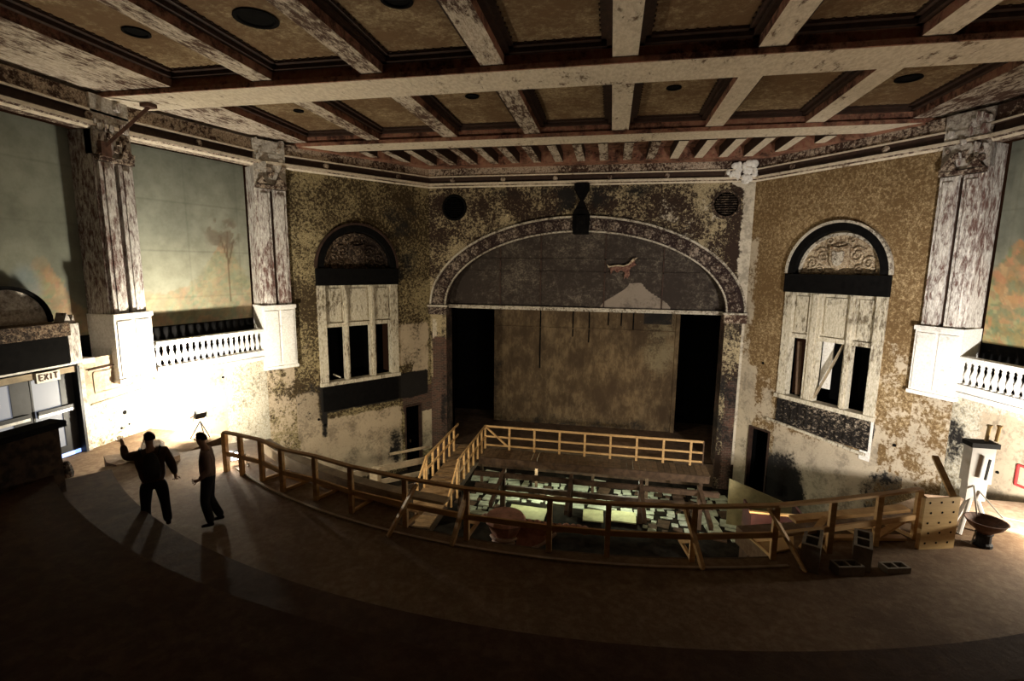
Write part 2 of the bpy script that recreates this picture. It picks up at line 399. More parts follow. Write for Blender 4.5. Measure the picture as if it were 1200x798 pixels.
# flat soffit between the small ribs and the cornice (follows the walls)
b = MB()
def outl(d):
    return [(-11.6+d*.8, 18.6), (-7.4+d*.45, 23.6-d), (7.4-d*.45, 23.6-d), (11.6-d*.8, 18.6)]
o1, o2 = outl(0), outl(.85)
vs = [(x, y, 4.54) for x, y in o1]+[(x, y, 4.54) for x, y in o2]+[(x, y, 5.0) for x, y in o2]
b.add(vs, [(i, i+1, 4+i+1, 4+i) for i in range(3)]+[(4+i, 5+i, 9+i, 8+i) for i in range(3)])
b.build('border_soffit', 'red', ceil)

# cornice: one trim per wall stretch
prof = [(.02, 3.66), (.10, 3.72), (.17, 3.76), (.17, 3.86), (.06, 3.90), (.04, 3.92), (.04, 4.10), (.12, 4.13), (.12, 4.19), (.05, 4.24), (.02, 4.62), (-.30, 4.64), (-.32, 3.66)]
def cornice(name, a, b, mirror=False, ext=.0):
    xf, L = frame(a, b, mirror); mbd = MB()
    k = len(prof); vs = [xf((u, n, z)) for u in (-ext, L+ext) for n, z in prof]
    mis = []
    fs = [(i, (i+1) % k, k+(i+1) % k, k+i) for i in range(k)]
    for i in range(k):
        mis.append(1 if i in (2, 0, 7) else (2 if i in (5, 6, 4) else 0))
    fs += [tuple(range(k))[::-1], tuple(range(k, 2*k))]; mis += [0, 0]
    mbd.add(vs, fs, mis)
    o = struct(mbd.build(name, ['cornice', 'cream', 'dark_mold']))
    nb = int(L/2.3)
    for i in range(nb):       # round bosses in the groove
        u = L*(i+.5)/nb
        MB().lathe([(.11, -.03), (.12, .03), (.07, .07), (.02, .08)], (0, 0, 0), 12, xf=lambda v, u=u: xf((u+v[0], .06+v[2], 4.0+v[1]))).build('boss', 'cornice', o)
    return o
ti = 1
for mir in (False, True):
    for a, b_ in ((P0, P1), (P1, P2), (P2, P3), (P3, P4)):
        cornice('trim_%d' % ti, a, b_, mir); ti += 1
cornice('trim_%d' % ti, (-7.35, YS), (7.35, YS)); ti += 1

rs = random.Random(21); b = MB()
XFc = lambda v: (v[0], YS-v[1], v[2])
for i in range(34):
    u = 6.9+.38*rs.gauss(0, 1); z = 4.0+.30*rs.gauss(0, 1); r_ = .10+.12*rs.random()
    if u > 7.25 or z > 4.5 or z < 3.6: continue
    b.lathe([(r_, -.03), (r_*.92, .05), (r_*.55, .09), (.01, .11)], n=9, xf=lambda v, u=u, z=z, k_=.7+.6*rs.random(): XFc((u+v[0]*k_, .13+v[2]*.6, z+v[1]/k_)))
b.build('plaster_splash', 'white_plaster', bpy.data.objects['trim_9'])

# ------------------------------------------------------------------ stage wall with the proscenium arch
def ell(x, a, b, z0): return z0+b*math.sqrt(max(0, 1-(x/a)**2))
ZSPR = -1.95
xs = lambda v: (v[0], YS-v[1], v[2])
ul = arr(-7.35, 7.35, .14, (-6.92, 6.92, -7.3, 7.3))
def zf(u, um):
    if abs(um) >= 6.92: return [(HALL, 4.4)]
    return [(ell(u, 6.95, 3.92, ZSPR), 4.4)]
def mk(u, z):
    R_ = max(inbox(u, z, 6.85, 7.6, -2, 5, .25)*.85, inell(u, z, 7.1, 3.9, .8, .5)*.9, .36*inbox(u, z, 3, 6.6, .2, 3.2, .6))
    R_ = max(R_, inbox(u, z, 7.1, 7.5, -9, -2, .1)*.9)
    G_ = max(.52*inbox(u, z, -4.5, 3.4, 3.0, 3.9, .5), inbox(u, z, -1.3, -.2, 2.4, 3.7, .3)*.6, inbox(u, z, .2, 1.6, 2.4, 3.4, .4)*.56)
    B_ = inbox(u, z, -7.4, -6.9, -9.8, -5.6, .2)
    return (R_, G_, B_)
wall_stage = wall_grid('wall_stage', 'stage_wall', xs, ul, zf, mk)
# arch band: dark carved band with light rims, in voussoir-like carved pieces
NA = 64
def arcpts(a, b, t0=0, t1=PI, n=NA): return [(a*math.cos(t0+(t1-t0)*i/n), ZSPR+b*math.sin(t0+(t1-t0)*i/n)) for i in range(n+1)]
for (t0, t1) in ((PI/2+.045, PI), (0, PI/2-.045)):
    n = 32
    band = MB().strip(arcpts(6.55, 3.58, t0, t1, n), arcpts(7.25, 4.18, t0, t1, n), -.5, .10, xs).build('arch_band', 'arch', wall_stage)
    MB().strip(arcpts(7.24, 4.17, t0, t1, n), arcpts(7.33, 4.26, t0, t1, n), .05, .18, xs).build('arch_rim', 'arch_rim', wall_stage)
    MB().strip(arcpts(6.50, 3.53, t0, t1, n), arcpts(6.57, 3.60, t0, t1, n), .05, .16, xs).build('arch_rim', 'arch_rim', wall_stage)
    e = MB(); tt = t0 if t0 > 1 else t1
    ce, se = math.cos(tt), math.sin(tt)
    e.bar(xs((6.5*ce, .12, ZSPR+3.55*se)), xs((7.3*ce, .12, ZSPR+4.22*se)), .07, .1); e.build('arch_rim', 'arch_rim', wall_stage)
    # carved ornaments on the band
    for i in range(13):
        t = t0+(t1-t0)*(i+.5)/13; ex, ez = 6.9*math.cos(t), ZSPR+3.88*math.sin(t)
        orn = MB()
        for j in range(5):
            aa = 2*PI*j/5+t; orn.lathe([(.13, 0), (.11, .06), (.03, .09)], n=7, xf=lambda v, aa=aa, ex=ex, ez=ez: xs((ex+.13*math.cos(aa)+v[0], .09+v[2], ez+.13*math.sin(aa)+v[1])))
        orn.lathe([(.09, 0), (.08, .10), (.02, .13)], n=8, xf=lambda v, ex=ex, ez=ez: xs((ex+v[0], .09+v[2], ez+v[1])))
        orn.build('carved_rosette', 'rosette', band)
# keystone and the bracket above it
k = MB().prism([(-.36, 1.50), (.36, 1.50), (.40, 2.35), (.26, 2.62), (-.26, 2.62), (-.40, 2.35)], -.45, .30, xs)
k.prism([(-.26, 2.62), (.26, 2.62), (.08, 2.98), (-.08, 2.98)], -.2, .25, xs)
k.prism([(-.08, 2.98), (.08, 2.98), (.34, 3.45), (.34, 3.70), (-.34, 3.70), (-.34, 3.45)], -.2, .3, xs)
ks = k.build('keystone', 'black', wall_stage)
MB().box((-.2, YS-.42, 1.7), (.2, YS-.30, 2.3)).build('keystone_face', 'black', ks)
MB().lathe([(.13, 0), (.12, .06), (.04, .10)], n=12, xf=lambda v: xs((v[0], .40+v[2]*.5, 2.0+v[1]))).build('boss', 'black', ks)
# jambs under the arch, brick showing
for sg in (-1, 1):
    x0, x1 = sorted((sg*6.50, sg*7.22))
    jf = lambda v: (v[0], YS-v[1], v[2])
    def jm(u, z, sg=sg):
        if sg < 0: return (inbox(u, z, -7.3, -6.95, -6.6, -2.6, .12)*.75, .5*inbox(u, z, -6.9, -6.4, -10, -2, .2), inbox(u, z, -7.3, -6.4, -10, -3.5, .3))
        return (.25, .45, .85*inbox(u, z, 6.7, 7.3, -10.5, -5, .3))
    wall_grid('jamb', 'stage_wall', xs, arr(x0, x1, .12), lambda u, um: [(HALL, ZSPR)], jm, n=.08, parent=wall_stage)
    xi = sg*6.50
    jr = lambda v, xi=xi: (xi, YS-.08+v[0], v[2])
    wall_grid('jamb_reveal', 'stage_wall', jr, arr(0, .9, .15), lambda u, um: [(HALL, ZSPR)], lambda u, z: (0, .5, .7), parent=wall_stage)
    MB().box((min(sg*6.42, sg*7.36), YS-.26, -2.40), (max(sg*6.42, sg*7.36), YS+.1, ZSPR+.02)).build('impost', 'arch' if sg < 0 else 'cornice', wall_stage)
    MB().box((min(sg*6.38, sg*7.40), YS-.30, -2.02), (max(sg*6.38, sg*7.40), YS+.1, ZSPR+.02)).build('impost_moulding', 'arch_rim', wall_stage)
# round vents
for sx, mtl in ((-6.13, 'black'), (6.21, 'relief_dark')):
    xx = 5.95*(1 if sx > 0 else -1)
    cxx = sx*.99 if sx < 0 else sx
    v = MB(); v.lathe([(.50, 0), (.50, .05), (.54, .08), (.60, .06), (.62, 0)], n=28, xf=lambda v_, c=cxx: xs((c+v_[0], v_[2], 2.75+v_[1])))
    vo = v.build('round_vent', mtl, wall_stage)
    g = MB()
    for j in range(-4, 5):
        w = math.sqrt(max(0, .45**2-(j*.1)**2)); g.box((-w, 0, j*.1-.018), (w, .03, j*.1+.018), xf=lambda v_, c=cxx: xs((c+v_[0], .05+v_[1], 2.75+v_[2])))
    g.build('vent_grille', mtl, vo)

# fire curtain / lintel filling the arch head, with boards
fc = lambda v: (v[0], YS+.55-v[1], v[2])
def fm(u, z):
    a = 0
    # pale cone-shaped patch
    hw = 1.55*(1-sm(z, -1.9, -.75)*.82)
    a = (1-sm(abs(u-2.55-(.1 if u > 2.5 else 0)), hw-.1, hw+.1))*(1-sm(z, -.78, -.68))
    return (a*.98+.02, .35*inbox(u, z, -5, 5, -.9, -.3, .3), 0)
fire = tag(wall_grid('fire_curtain', 'lintel', fc, arr(-6.75, 6.75, .13), lambda u, um: [(-1.95, ell(u, 7.2, 3.9, ZSPR))], fm, dz=.1), 'grey soot-stained fire curtain filling the head of the big arch', 'curtain')
del fire['kind']
f2 = MB().box((-6.7, YS+.35, -2.10), (6.7, YS+.5, -1.93)).build('bottom_bar', 'arch_rim', fire)
for x in (-3.9, -1.9, 1.15, 3.8):
    MB().box((x-.03, YS+.5, -1.9), (x+.03, YS+.56, ell(x, 6.9, 3.7, ZSPR))).build('seam_strip', 'dark_mold', fire)
for z in (-.25, .35):
    MB().box((-5.6, YS+.50, z-.03), (5.6, YS+.56, z+.03)).build('seam_strip', 'lintel', fire)
# torn red scrap on the curtain
sc = MB()
pts = [(1.28, .04), (1.42, -.02), (1.75, .08), (2.02, .02), (2.2, .12), (2.38, .30), (2.52, .40), (2.48, .22), (2.58, .12), (2.34, .0), (2.26, -.14), (2.30, -.34), (2.18, -.52), (2.10, -.42), (2.04, -.56), (2.06, -.2), (1.88, -.14), (1.72, -.26), (1.55, -.12), (1.42, -.34), (1.40, -.12)]
sc.prism(pts, .06, .16, fc); so = sc.build('torn_scrap', 'scrap', base=(2.0, YS+.4, -.2))
tag(so, 'torn reddish scrap hanging high on the grey fire curtain', 'cloth')
MB().prism([(1.22, .14), (1.34, .05), (1.76, .12), (2.0, .08), (2.2, .17), (2.40, .40), (2.62, .46), (2.50, .34), (2.22, .10), (1.98, .03), (1.7, .05), (1.3, -.02)], .15, .2, fc).build('torn_edge', 'relief', so)

# stage house behind
stg = struct(MB().box((-9.5, YS+.1, -9.25), (9.5, 30, -9.1)).build('floor_stage', 'wood_dark'))
b = MB(); b.box((-9.6, 29.9, -9.2), (9.6, 30, 5)); b.box((-9.6, YS+.2, -9.2), (-9.5, 30, 5)); b.box((9.5, YS+.2, -9.2), (9.6, 30, 5)); b.box((-9.6, YS+.9, 4.9), (9.6, 30, 5))
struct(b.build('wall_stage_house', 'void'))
struct(MB().box((-7.2, YS+.05, HALL), (7.2, YS+.2, -9.1)).build('wall_stage_front', 'wood_dark'))
bk = lambda v: (v[0], 28.0-v[1], v[2])
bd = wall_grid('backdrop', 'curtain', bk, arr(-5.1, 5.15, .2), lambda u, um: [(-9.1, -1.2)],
               lambda u, z: (.30+.25*inbox(u, z, 3.2, 5.2, -6, -1, .8), max(.62*inbox(u, z, 3.2, 4.9, -3.15, -1, .06), .48*(1-sm(z, -9.1, -7.2)), .45*(1-sm(u, -5.1, -3.0))), 0), dz=.2)  # G paints the light's fall-off towards the left and bottom edges
del bd['kind']; tag(bd, 'large ochre stained canvas backdrop at the back of the stage', 'curtain')
for x, l in ((-.55, 1.6), (.35, 1.9), (1.4, .9), (2.1, .9), (2.75, 1.1), (-2.4, 3.5)):
    MB().box((x-.03, 27.94, -2.3-l), (x+.03, 28.0, -2.1)).build('tear', 'black', bd)
MB().box((-5.1, 27.93, -3.45), (5.15, 27.96, -3.41)).build('seam', 'curtain', bd)
MB().box((5.0, 27.9, -9.1), (5.2, 28.02, -1.2)).build('edge_batten', 'curtain', bd)
for sg in (-1, 1):     # black side legs
    l = MB(); n = 14
    for i in range(n):
        xa = sg*(6.9+i*.14); xb = xa+sg*.14; ya = 26.0+.12*(i % 2); yb = 26.0+.12*((i+1) % 2)
        l.add([(xa, ya, -9.1), (xb, yb, -9.1), (xb, yb, 0), (xa, ya, 0)], [(0, 1, 2, 3)])
    lo = l.build('stage_leg', 'black', base=(sg*7.8, 26, -9.1), recalc=False)
    tag(lo, 'black stage drape hanging at the %s side of the backdrop' % ('left' if sg < 0 else 'right'), 'curtain')

# ------------------------------------------------------------------ flank walls with the windows
WU, WH = 2.95, 1.87       # window centre along the flank, half width
def flank(mir):
    xf, L = frame(P3, P4, mir); mt = 'flank_r' if mir else 'flank_l'
    z_s, z_t, z_b = -.15, 1.72, -5.25
    du0, du1 = (5.18, 6.02) if not mir else (5.05, 5.95)
    dz0, dz1 = (-10.2, -6.95)
    def zf(u, um):
        top = [(.0, 4.4)]
        if abs(um-WU) < WH-.18:
            d = (u-WU)/(WH-.18); return [(HALL, z_b), (z_s+(z_t-.15-z_s)*math.sqrt(max(0, 1-d*d)), 4.4)]
        if du0 < um < du1: return [(dz1, 4.4)]
        return [(HALL, 4.4)]
    def ml(u, z):
        R_ = max(inbox(u, z, .0, 5.0, -9.9, -6.75, .22)*.74, inbox(u, z, -.2, 1.0, -7.6, -5.4, .35)*.85, inbox(u, z, 4.75, 6.6, -4.9, -2.7, .2)*.62, inbox(u, z, 5.6, 6.5, -6.1, -4.7, .2)*.9, inbox(u, z, 6.05, 6.8, -9.4, -7.2, .18)*.9)
        G_ = max(inbox(u, z, 1.0, 6.5, -6.5, -5.2, .15)*.9, .8*inbox(u, z, 4.1, 5.1, -9.8, -7.7, .5)*(.75), .57*inbox(u, z, .0, 1.0, -8.6, -7.9, .5), .56*inbox(u, z, 1.0, 1.3, -7.6, -6.3, .12)*1.3)
        R_ = max(R_, .36*inbox(u, z, -.3, 1.2, -7.5, -3.0, .6))
        G_ = max(G_, .48*inbox(u, z, 4.0, 6.4, -1.2, 3.2, .8), .47*inell(u, z, .5, -5.9, 1.1, 1.0))
        B_ = inbox(u, z, 5.0, 6.8, -7.3, -6.0, .2)
        return (R_, G_, B_)
    def mr(u, z):
        R_ = max(inbox(u, z, 5.85, 6.9, -9.9, -4.2, .25)*.85, inbox(u, z, 1.0, 4.9, -9.9, -6.6, .2)*.80, inbox(u, z, 6.2, 6.9, -5, 1.5, .25)*.6, inbox(u, z, 4.9, 5.6, -6.6, -4.9, .3)*.7, inbox(u, z, .8, 1.3, -8.2, -5.6, .2))
        R_ = max(R_, .50*(1-sm(z, -6.0, -2.2)), .47*inbox(u, z, 0, 1.2, -6, -2, .5))
        G_ = max(inbox(u, z, 1.0, 4.85, -6.45, -5.2, .12)*.66, inell(u, z, 4.4, -9.1, 1.25, 1.7, .5)*.8, .5*inell(u, z, .2, -7.9, 1.2, 1.2), .3*inbox(u, z, 3, 6, 2, 4, .5))
        return (R_, G_, .0)
    w = wall_grid('wall_%s_flank' % ('right' if mir else 'left'), mt, xf, arr(0, L, .13, (WU-WH+.18, WU+WH-.18, du0, du1)), zf, mr if mir else ml)
    side = 'right' if mir else 'left'
    # ---- window
    win = struct(MB().strip([(WU+(WH-.32)*math.cos(PI*i/28), z_s+(z_t-.30-z_s)*math.sin(PI*i/28)) for i in range(29)],
                            [(WU+WH*math.cos(PI*i/28), z_s+(z_t-z_s)*math.sin(PI*i/28)) for i in range(29)], -.45, .10, xf).build('window_%d' % (2 if mir else 1), 'black'))
    MB().strip([(WU+(WH-.02)*math.cos(PI*i/28), z_s+(z_t-.02-z_s)*math.sin(PI*i/28)) for i in range(29)],
               [(WU+(WH+.07)*math.cos(PI*i/28), z_s+(z_t+.07-z_s)*math.sin(PI*i/28)) for i in range(29)], 0, .15, xf).build('arch_bead', 'arch_rim' if mir else 'dark_mold', win)
    MB().box((WU-WH-.04, -.3, -.90), (WU+WH+.04, .16, -.18), xf).build('transom', 'black', win)
    # lunette back + relief
    lp = [(WU+(WH-.28)*math.cos(PI*i/24), -.20+(z_t-.25-z_s)*math.sin(PI*i/24)) for i in range(25)]
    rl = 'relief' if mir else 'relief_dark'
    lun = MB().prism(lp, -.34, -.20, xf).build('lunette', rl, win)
    MB().strip([(WU+(WH-.42)*math.cos(PI*i/24), -.12+(z_t-.50-z_s)*math.sin(PI*i/24)) for i in range(25)],
               [(WU+(WH-.33)*math.cos(PI*i/24), -.12+(z_t-.40-z_s)*math.sin(PI*i/24)) for i in range(25)], -.22, -.10, xf).build('lunette_bead', 'arch_rim' if mir else rl, win)
    sh = [(-.34, .95), (-.30, 1.02), (0, .95), (.30, 1.02), (.34, .95), (.32, .45), (.18, .22), (0, .12), (-.18, .22), (-.32, .45)]
    MB().prism([(WU+a, b-.15) for a, b in sh], -.22, -.05, xf).build('relief_shield', rl, lun)
    MB().prism([(WU+a*.62, (b-.6)*.62+.42) for a, b in sh], -.06, -.01, xf).build('relief_shield', 'arch_rim' if mir else rl, lun)
    rs = random.Random(3)
    for sgn in (-1, 1):
        for (pu, pz, r_, turns) in ((.62, .55, .30, 1.6), (1.02, .25, .24, 1.5), (.70, .02, .17, 1.3), (.42, 1.10, .17, 1.4), (1.15, -.02, .10, 1.2)):
            pts = []
            for i in range(19):
                t = i/18; an = turns*2*PI*t+.6; rr = r_*(1-t*.85)
                pts.append(xf((WU+sgn*(pu+rr*math.cos(an)), -.17, pz+rr*math.sin(an)-.02)))
            MB().tube(pts, .045, 6).build('relief_scroll', rl, lun)
        for i in range(7):
            an = .25+i*.36
            MB().lathe([(.085, 0), (.07, .06), (.02, .09)], n=7, xf=lambda v, an=an, sgn=sgn: xf((WU+sgn*(.50*math.cos(an)*1.05)+v[0], -.21+v[2], .45+.58*math.sin(an)-.1+v[1]))).build('relief_leaf', rl, lun)
    # frame posts & panels
    wm = 'window'
    for (ua, ub) in ((WU-WH-.02, WU-WH+.34), (WU+WH-.34, WU+WH+.02)):
        MB().box((ua, -.28, z_b), (ub, .06, -.88), xf).build('jamb_post', wm, win)
    MB().box((WU-WH+.3, -.22, -2.62), (WU+WH-.3, -.12, -.88), xf).build('upper_board', wm, win)
    mull = ((-.62, .10), (.62, .12)) if not mir else ((-.72, .12), (.62, .24))
    for c, w_ in mull:
        MB().box((WU+c-w_, -.26, z_b+.1), (WU+c+w_, .0, -.88), xf).build('mullion', wm, win)
        MB().box((WU+c-w_*.45, -.0, z_b+.1), (WU+c+w_*.45, .05, -.95), xf).build('mullion_bead', wm, win)
    for (ua, ub) in ((-WH+.42, mull[0][0]-mull[0][1]-.1), (mull[0][0]+mull[0][1]+.1, mull[1][0]-mull[1][1]-.1), (mull[1][0]+mull[1][1]+.1, WH-.42)):
        MB().box((WU+ua, -.12, -2.45), (WU+ub, -.07, -1.05), xf).build('upper_panel', 'window', win)
    MB().box((WU-WH+.3, -.24, -2.72), (WU+WH-.3, -.02, -2.55), xf).build('rail_board', wm, win)
    MB().box((WU-WH-.05, -.3, z_b-.02), (WU+WH+.05, .16, z_b+.14), xf).build('window_sill', wm, win)
    bal = MB().box((WU-WH+.05, -.05, z_b-1.15), (WU+WH-.05, .07, z_b-.02), xf).build('apron', 'lath' if mir else 'black', win)
    if mir:
        for (ua, ub) in ((WU-WH-.02, WU-WH+.32),): MB().box((ua, -.1, z_b-1.5), (ub, .05, z_b), xf).build('lower_post', 'white_plaster', win)
        MB().bar(xf((WU-WH+.1, .1, z_b-1.28)), xf((WU+WH+.3, .1, z_b-1.05)), .06, .10).build('lower_rail', 'window', win)
    for i in range(12 if mir else 0):
        u = WU-WH+.25+i*.305
        MB().lathe([(.05, 0), (.10, .25), (.04, .5), (.09, .8), (.05, .95)], n=7, xf=lambda v, u=u: xf((u+v[0], .07+v[1]*.5, z_b-1.08+v[2]))).build('apron_baluster', 'lath', bal)
    # loose bits in the openings
    if mir:
        MB().bar(xf((WU-.45, -.22, -2.75)), xf((WU+.40, -.12, -5.0)), .14, .05).build('leaning_board', 'wood_grey', win)
        MB().bar(xf((WU+1.35, -.35, -2.9)), xf((WU+1.15, -.2, -5.05)), .16, .05).build('leaning_board', 'wood_dark', win)
        MB().box((WU+.02, -.45, -4.6), (WU+.42, -.40, -2.7), xf).build('curtain_rag', 'white_plaster', win)
    else:
        MB().box((WU+.78, -.75, -4.9), (WU+1.12, -.7, -2.9), xf).build('inner_board', 'wood_dark', win)
        MB().bar(xf((WU-1.2, -.3, -4.85)), xf((WU-.95, -.1, -5.0)), .05, .05).build('broken_stick', 'window', win)
    # dark room behind the openings
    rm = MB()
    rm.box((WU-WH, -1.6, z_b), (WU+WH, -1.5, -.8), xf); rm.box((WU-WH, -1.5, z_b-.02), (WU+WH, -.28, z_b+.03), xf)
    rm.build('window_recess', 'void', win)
    # ---- doorway
    d = struct(MB().box((du0-.08, -1.2, dz0), (du1+.08, -1.1, dz1+.05), xf).build('door_%d' % (3 if mir else 2), 'void'))
    MB().box((du0-.07, -.2, dz0), (du0, .04, dz1+.08), xf).build('door_frame', 'dark_mold', d)
    MB().box((du1, -.2, dz0), (du1+.07, .04, dz1+.08), xf).build('door_frame', 'dark_mold', d)
    MB().box((du0, -.2, dz1), (du1, .04, dz1+.08), xf).build('door_frame', 'dark_mold', d)
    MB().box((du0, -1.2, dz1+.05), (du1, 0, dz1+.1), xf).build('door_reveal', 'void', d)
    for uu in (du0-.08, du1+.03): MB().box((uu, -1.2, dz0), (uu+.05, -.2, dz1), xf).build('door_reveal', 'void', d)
    # small fixings
    for (u, z) in ((.9, -6.7), (1.15, -7.0)) if not mir else ((.35, -5.9), (5.6, -4.0)):
        MB().lathe([(.06, 0), (.05, .03)], n=8, xf=lambda v, u=u, z=z: xf((u+v[0], .01+v[2], z+v[1]))).build('wall_hole', 'black', w)
    return xf
FL = flank(False); FR = flank(True)

# ------------------------------------------------------------------ pilasters
def pilaster(ti, xf, u0, u1, name, two=True, zt=3.66, zb=-4.1, zbase=-1.75, broken=False):
    w = u1-u0
    o = struct(MB().box((u0, -.75, zbase), (u1, .04, zt), xf).build('trim_%d' % ti, 'pilaster'))
    for (a, b_) in ((u0+.05, u0+w*.44), (u0+w*.56, u1-.05)):
        MB().box((a, .04, zbase), (b_, .15, zt-.85), xf).build('shaft_panel', 'pilaster', o)
        MB().box((a+.11, .15, zbase+.1), (b_-.11, .19, zt-1.0), xf).build('shaft_fillet', 'pilaster', o)
    MB().box((u0+w*.455, .04, zbase), (u0+w*.545, .055, zt-.9), xf).build('shaft_groove', 'dark_mold', o)
    # battered capital
    cp = MB(); cp.box((u0+.02, .04, zt-.82), (u1-.02, .22, zt-.70), xf); 
    rs = random.Random(int(ti))
    for i in range(9):
        a = u0+.05+(w-.25)*rs.random(); z = zt-.7+.6*rs.random()
        s_ = .07+.12*rs.random(); cp.prism([(a, z), (a+s_, z-.05), (a+s_*1.4, z+s_), (a+.02, z+s_*1.3)], .02, .12+.14*rs.random(), xf)
    cp.prism([(u0+.02, zt-.68), (u0+w*.2, zt-.4), (u0+w*.35, zt-.65)], .03, .28, xf); cp.prism([(u1-.02, zt-.68), (u1-w*.25, zt-.25), (u1-w*.4, zt-.68)], .03, .26, xf)
    cp.build('capital', 'cornice', o)
    MB().box((u0+.0, -.2, zt-.66), (u1-.0, .12, 4.62), xf).build('capital_core', 'grey_plaster', o)
    lump = MB()
    for i in range(16):
        a = u0+w*rs.random()*.8; z = zt-.62+(4.5-zt+.6)*rs.random(); q = .08+.18*rs.random(); h_ = .12+.16*rs.random()
        lump.prism([(a, z), (a+q*.7, z-.06*rs.random()), (a+q, z+h_*.5), (a+q*.8, z+h_), (a+q*.1, z+h_*.8)], .08, .14+.10*rs.random(), xf)
    lump.build('capital_fragments', 'grey_plaster' if int(ti) % 2 else 'pilaster', o)
    # base block
    zb2 = zb
    MB().box((u0-.05, -.75, zb2), (u1+.05, .20, zbase+.02), xf).build('pedestal', 'white_plaster', o)
    MB().box((u0-.08, -.3, zbase-.12), (u1+.08, .25, zbase+.02), xf).build('pedestal_cap', 'white_plaster', o)
    MB().box((u0-.08, -.3, zb2), (u1+.08, .25, zb2+.12), xf).build('pedestal_foot', 'white_plaster', o)
    for (a, b_) in ((u0+.03, u0+w*.46), (u0+w*.54, u1-.03)):
        MB().box((a, .2, zb2+.2), (b_, .235, zbase-.2), xf).build('pedestal_panel', 'white_plaster', o)
    return o
XF1L, L1 = frame(P0, P1); XF1R, _ = frame(P0, P1, True)
XF2L, L2 = frame(P1, P2); XF2R, _ = frame(P1, P2, True)
XF3L, L3 = frame(P2, P3); XF3R, _ = frame(P2, P3, True)
pilaster(ti, XF1L, 11.0, 12.12, 'p', zb=-3.6, zbase=-1.55); ti += 1
pilaster(ti, XF3L, -.05, L3+.02, 'p', zb=-4.2, zbase=-1.65); ti += 1
pilaster(ti, XF3R, -.05, L3+.02, 'p', zb=-3.95, zbase=-1.75); ti += 1
pilaster(ti, XF1R, 11.0, 12.12, 'p', zb=-3.6, zbase=-1.55); ti += 1

# ------------------------------------------------------------------ murals and side walls
def h2(i, j): 
    v = math.sin(i*127.1+j*311.7)*43758.5453; return v-math.floor(v)
def vn(x, y):
    i, j = math.floor(x), math.floor(y); fx, fy = x-i, y-j; fx = fx*fx*(3-2*fx); fy = fy*fy*(3-2*fy)
    return (h2(i, j)*(1-fx)+h2(i+1, j)*fx)*(1-fy)+(h2(i, j+1)*(1-fx)+h2(i+1, j+1)*fx)*fy
def fb(x, y): return (vn(x, y)+.5*vn(2.1*x+5, 2.1*y)+.25*vn(4.3*x, 4.3*y+9)+.125*vn(9*x, 9*y))/1.875
def lerp(a, b, t): return tuple(x+(y-x)*t for x, y in zip(a, b))
def seg(px, py, ax, ay, bx, by):
    t = max(0, min(1, ((px-ax)*(bx-ax)+(py-ay)*(by-ay))/((bx-ax)**2+(by-ay)**2+1e-9))); return math.hypot(px-ax-t*(bx-ax), py-ay-t*(by-ay))
def mural_paint(L, tree_u=None, autumn=.3, blue=None, seed=0, warm_u=None, st=.42):
    def f(u, z):
        c = lerp((.15, .155, .12), (.27, .275, .215), sm(fb(u*.5+seed, z*.25), .25, .75))     # green-grey sky
        c = lerp(c, (.36, .35, .25), .7*inbox(u, z, 0, L, -1.6, .6, .8))
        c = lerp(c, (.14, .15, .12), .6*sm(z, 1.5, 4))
        if abs((z*.8+seed) % 1.3) < .05: c = lerp(c, (.12, .12, .09), .35)
        if abs((u*.77) % 1.5) < .03: c = lerp(c, (.12, .12, .09), .25)
        nfo = fb(u*1.7+seed*3, z*1.7); h = -1.75+2.0*autumn*(.5+.9*fb(u*.8+seed, 1.3))
        if warm_u is not None: h += 1.7*math.exp(-((u-warm_u)/.75)**2)
        fol = 1-sm(z, h-.5, h+.45)
        if nfo+fol*.6 > .78:
            pal = [(.42, .24, .07), (.28, .20, .07), (.16, .20, .09), (.46, .20, .09), (.20, .15, .07), (.45, .36, .16)]
            q = pal[int(h2(math.floor(u*7+nfo*6), math.floor(z*7+nfo*5))*5.99)]; q2 = pal[int(6*fb(u*1.2+3+seed, z*1.2)) % 6]
            c = lerp(c, lerp(q, q2, .5), min(1, fol*1.1)*st)
        if blue is not None: c = lerp(c, (.16, .20, .22), .6*inell(u, z, blue, -.7, .35, .55, .4))
        if tree_u is not None:
            tu = tree_u
            z = z-.25; d = min(seg(u, z, tu, -1.7, tu+.02, .0), seg(u, z, tu+.02, -.2, tu-.25, .75), seg(u, z, tu+.02, -.3, tu+.28, .6), seg(u, z, tu+.0, 0, tu+.05, .9))
            c = lerp(c, (.13, .085, .05), .85*(1-sm(d, .015, .05)))
            cr = inell(u, z, tu-.12, .85, .68, .66, .25)*sm(fb(u*4+9, z*4), .36, .55)
            c = lerp(c, (.15, .115, .08), .75*cr)
        return c
    return f
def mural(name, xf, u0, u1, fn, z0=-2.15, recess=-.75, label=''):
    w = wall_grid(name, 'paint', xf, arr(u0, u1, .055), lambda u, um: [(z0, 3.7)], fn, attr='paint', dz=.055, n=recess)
    MB().box((u0, recess-.06, -3.6), (u1, recess+.02, z0), xf).build('shadow_strip', 'black', w)  # black strip painting in the shadow band behind the balustrade
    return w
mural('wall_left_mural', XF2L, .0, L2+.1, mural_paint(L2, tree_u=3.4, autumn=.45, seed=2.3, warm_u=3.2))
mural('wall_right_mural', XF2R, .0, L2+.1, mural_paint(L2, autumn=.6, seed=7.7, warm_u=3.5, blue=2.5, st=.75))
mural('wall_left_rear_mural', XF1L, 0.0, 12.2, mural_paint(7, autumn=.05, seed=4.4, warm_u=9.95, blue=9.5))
mural('wall_right_rear_mural', XF1R, 0.0, 12.2, mural_paint(7, autumn=.05, seed=5.4, warm_u=9.9))
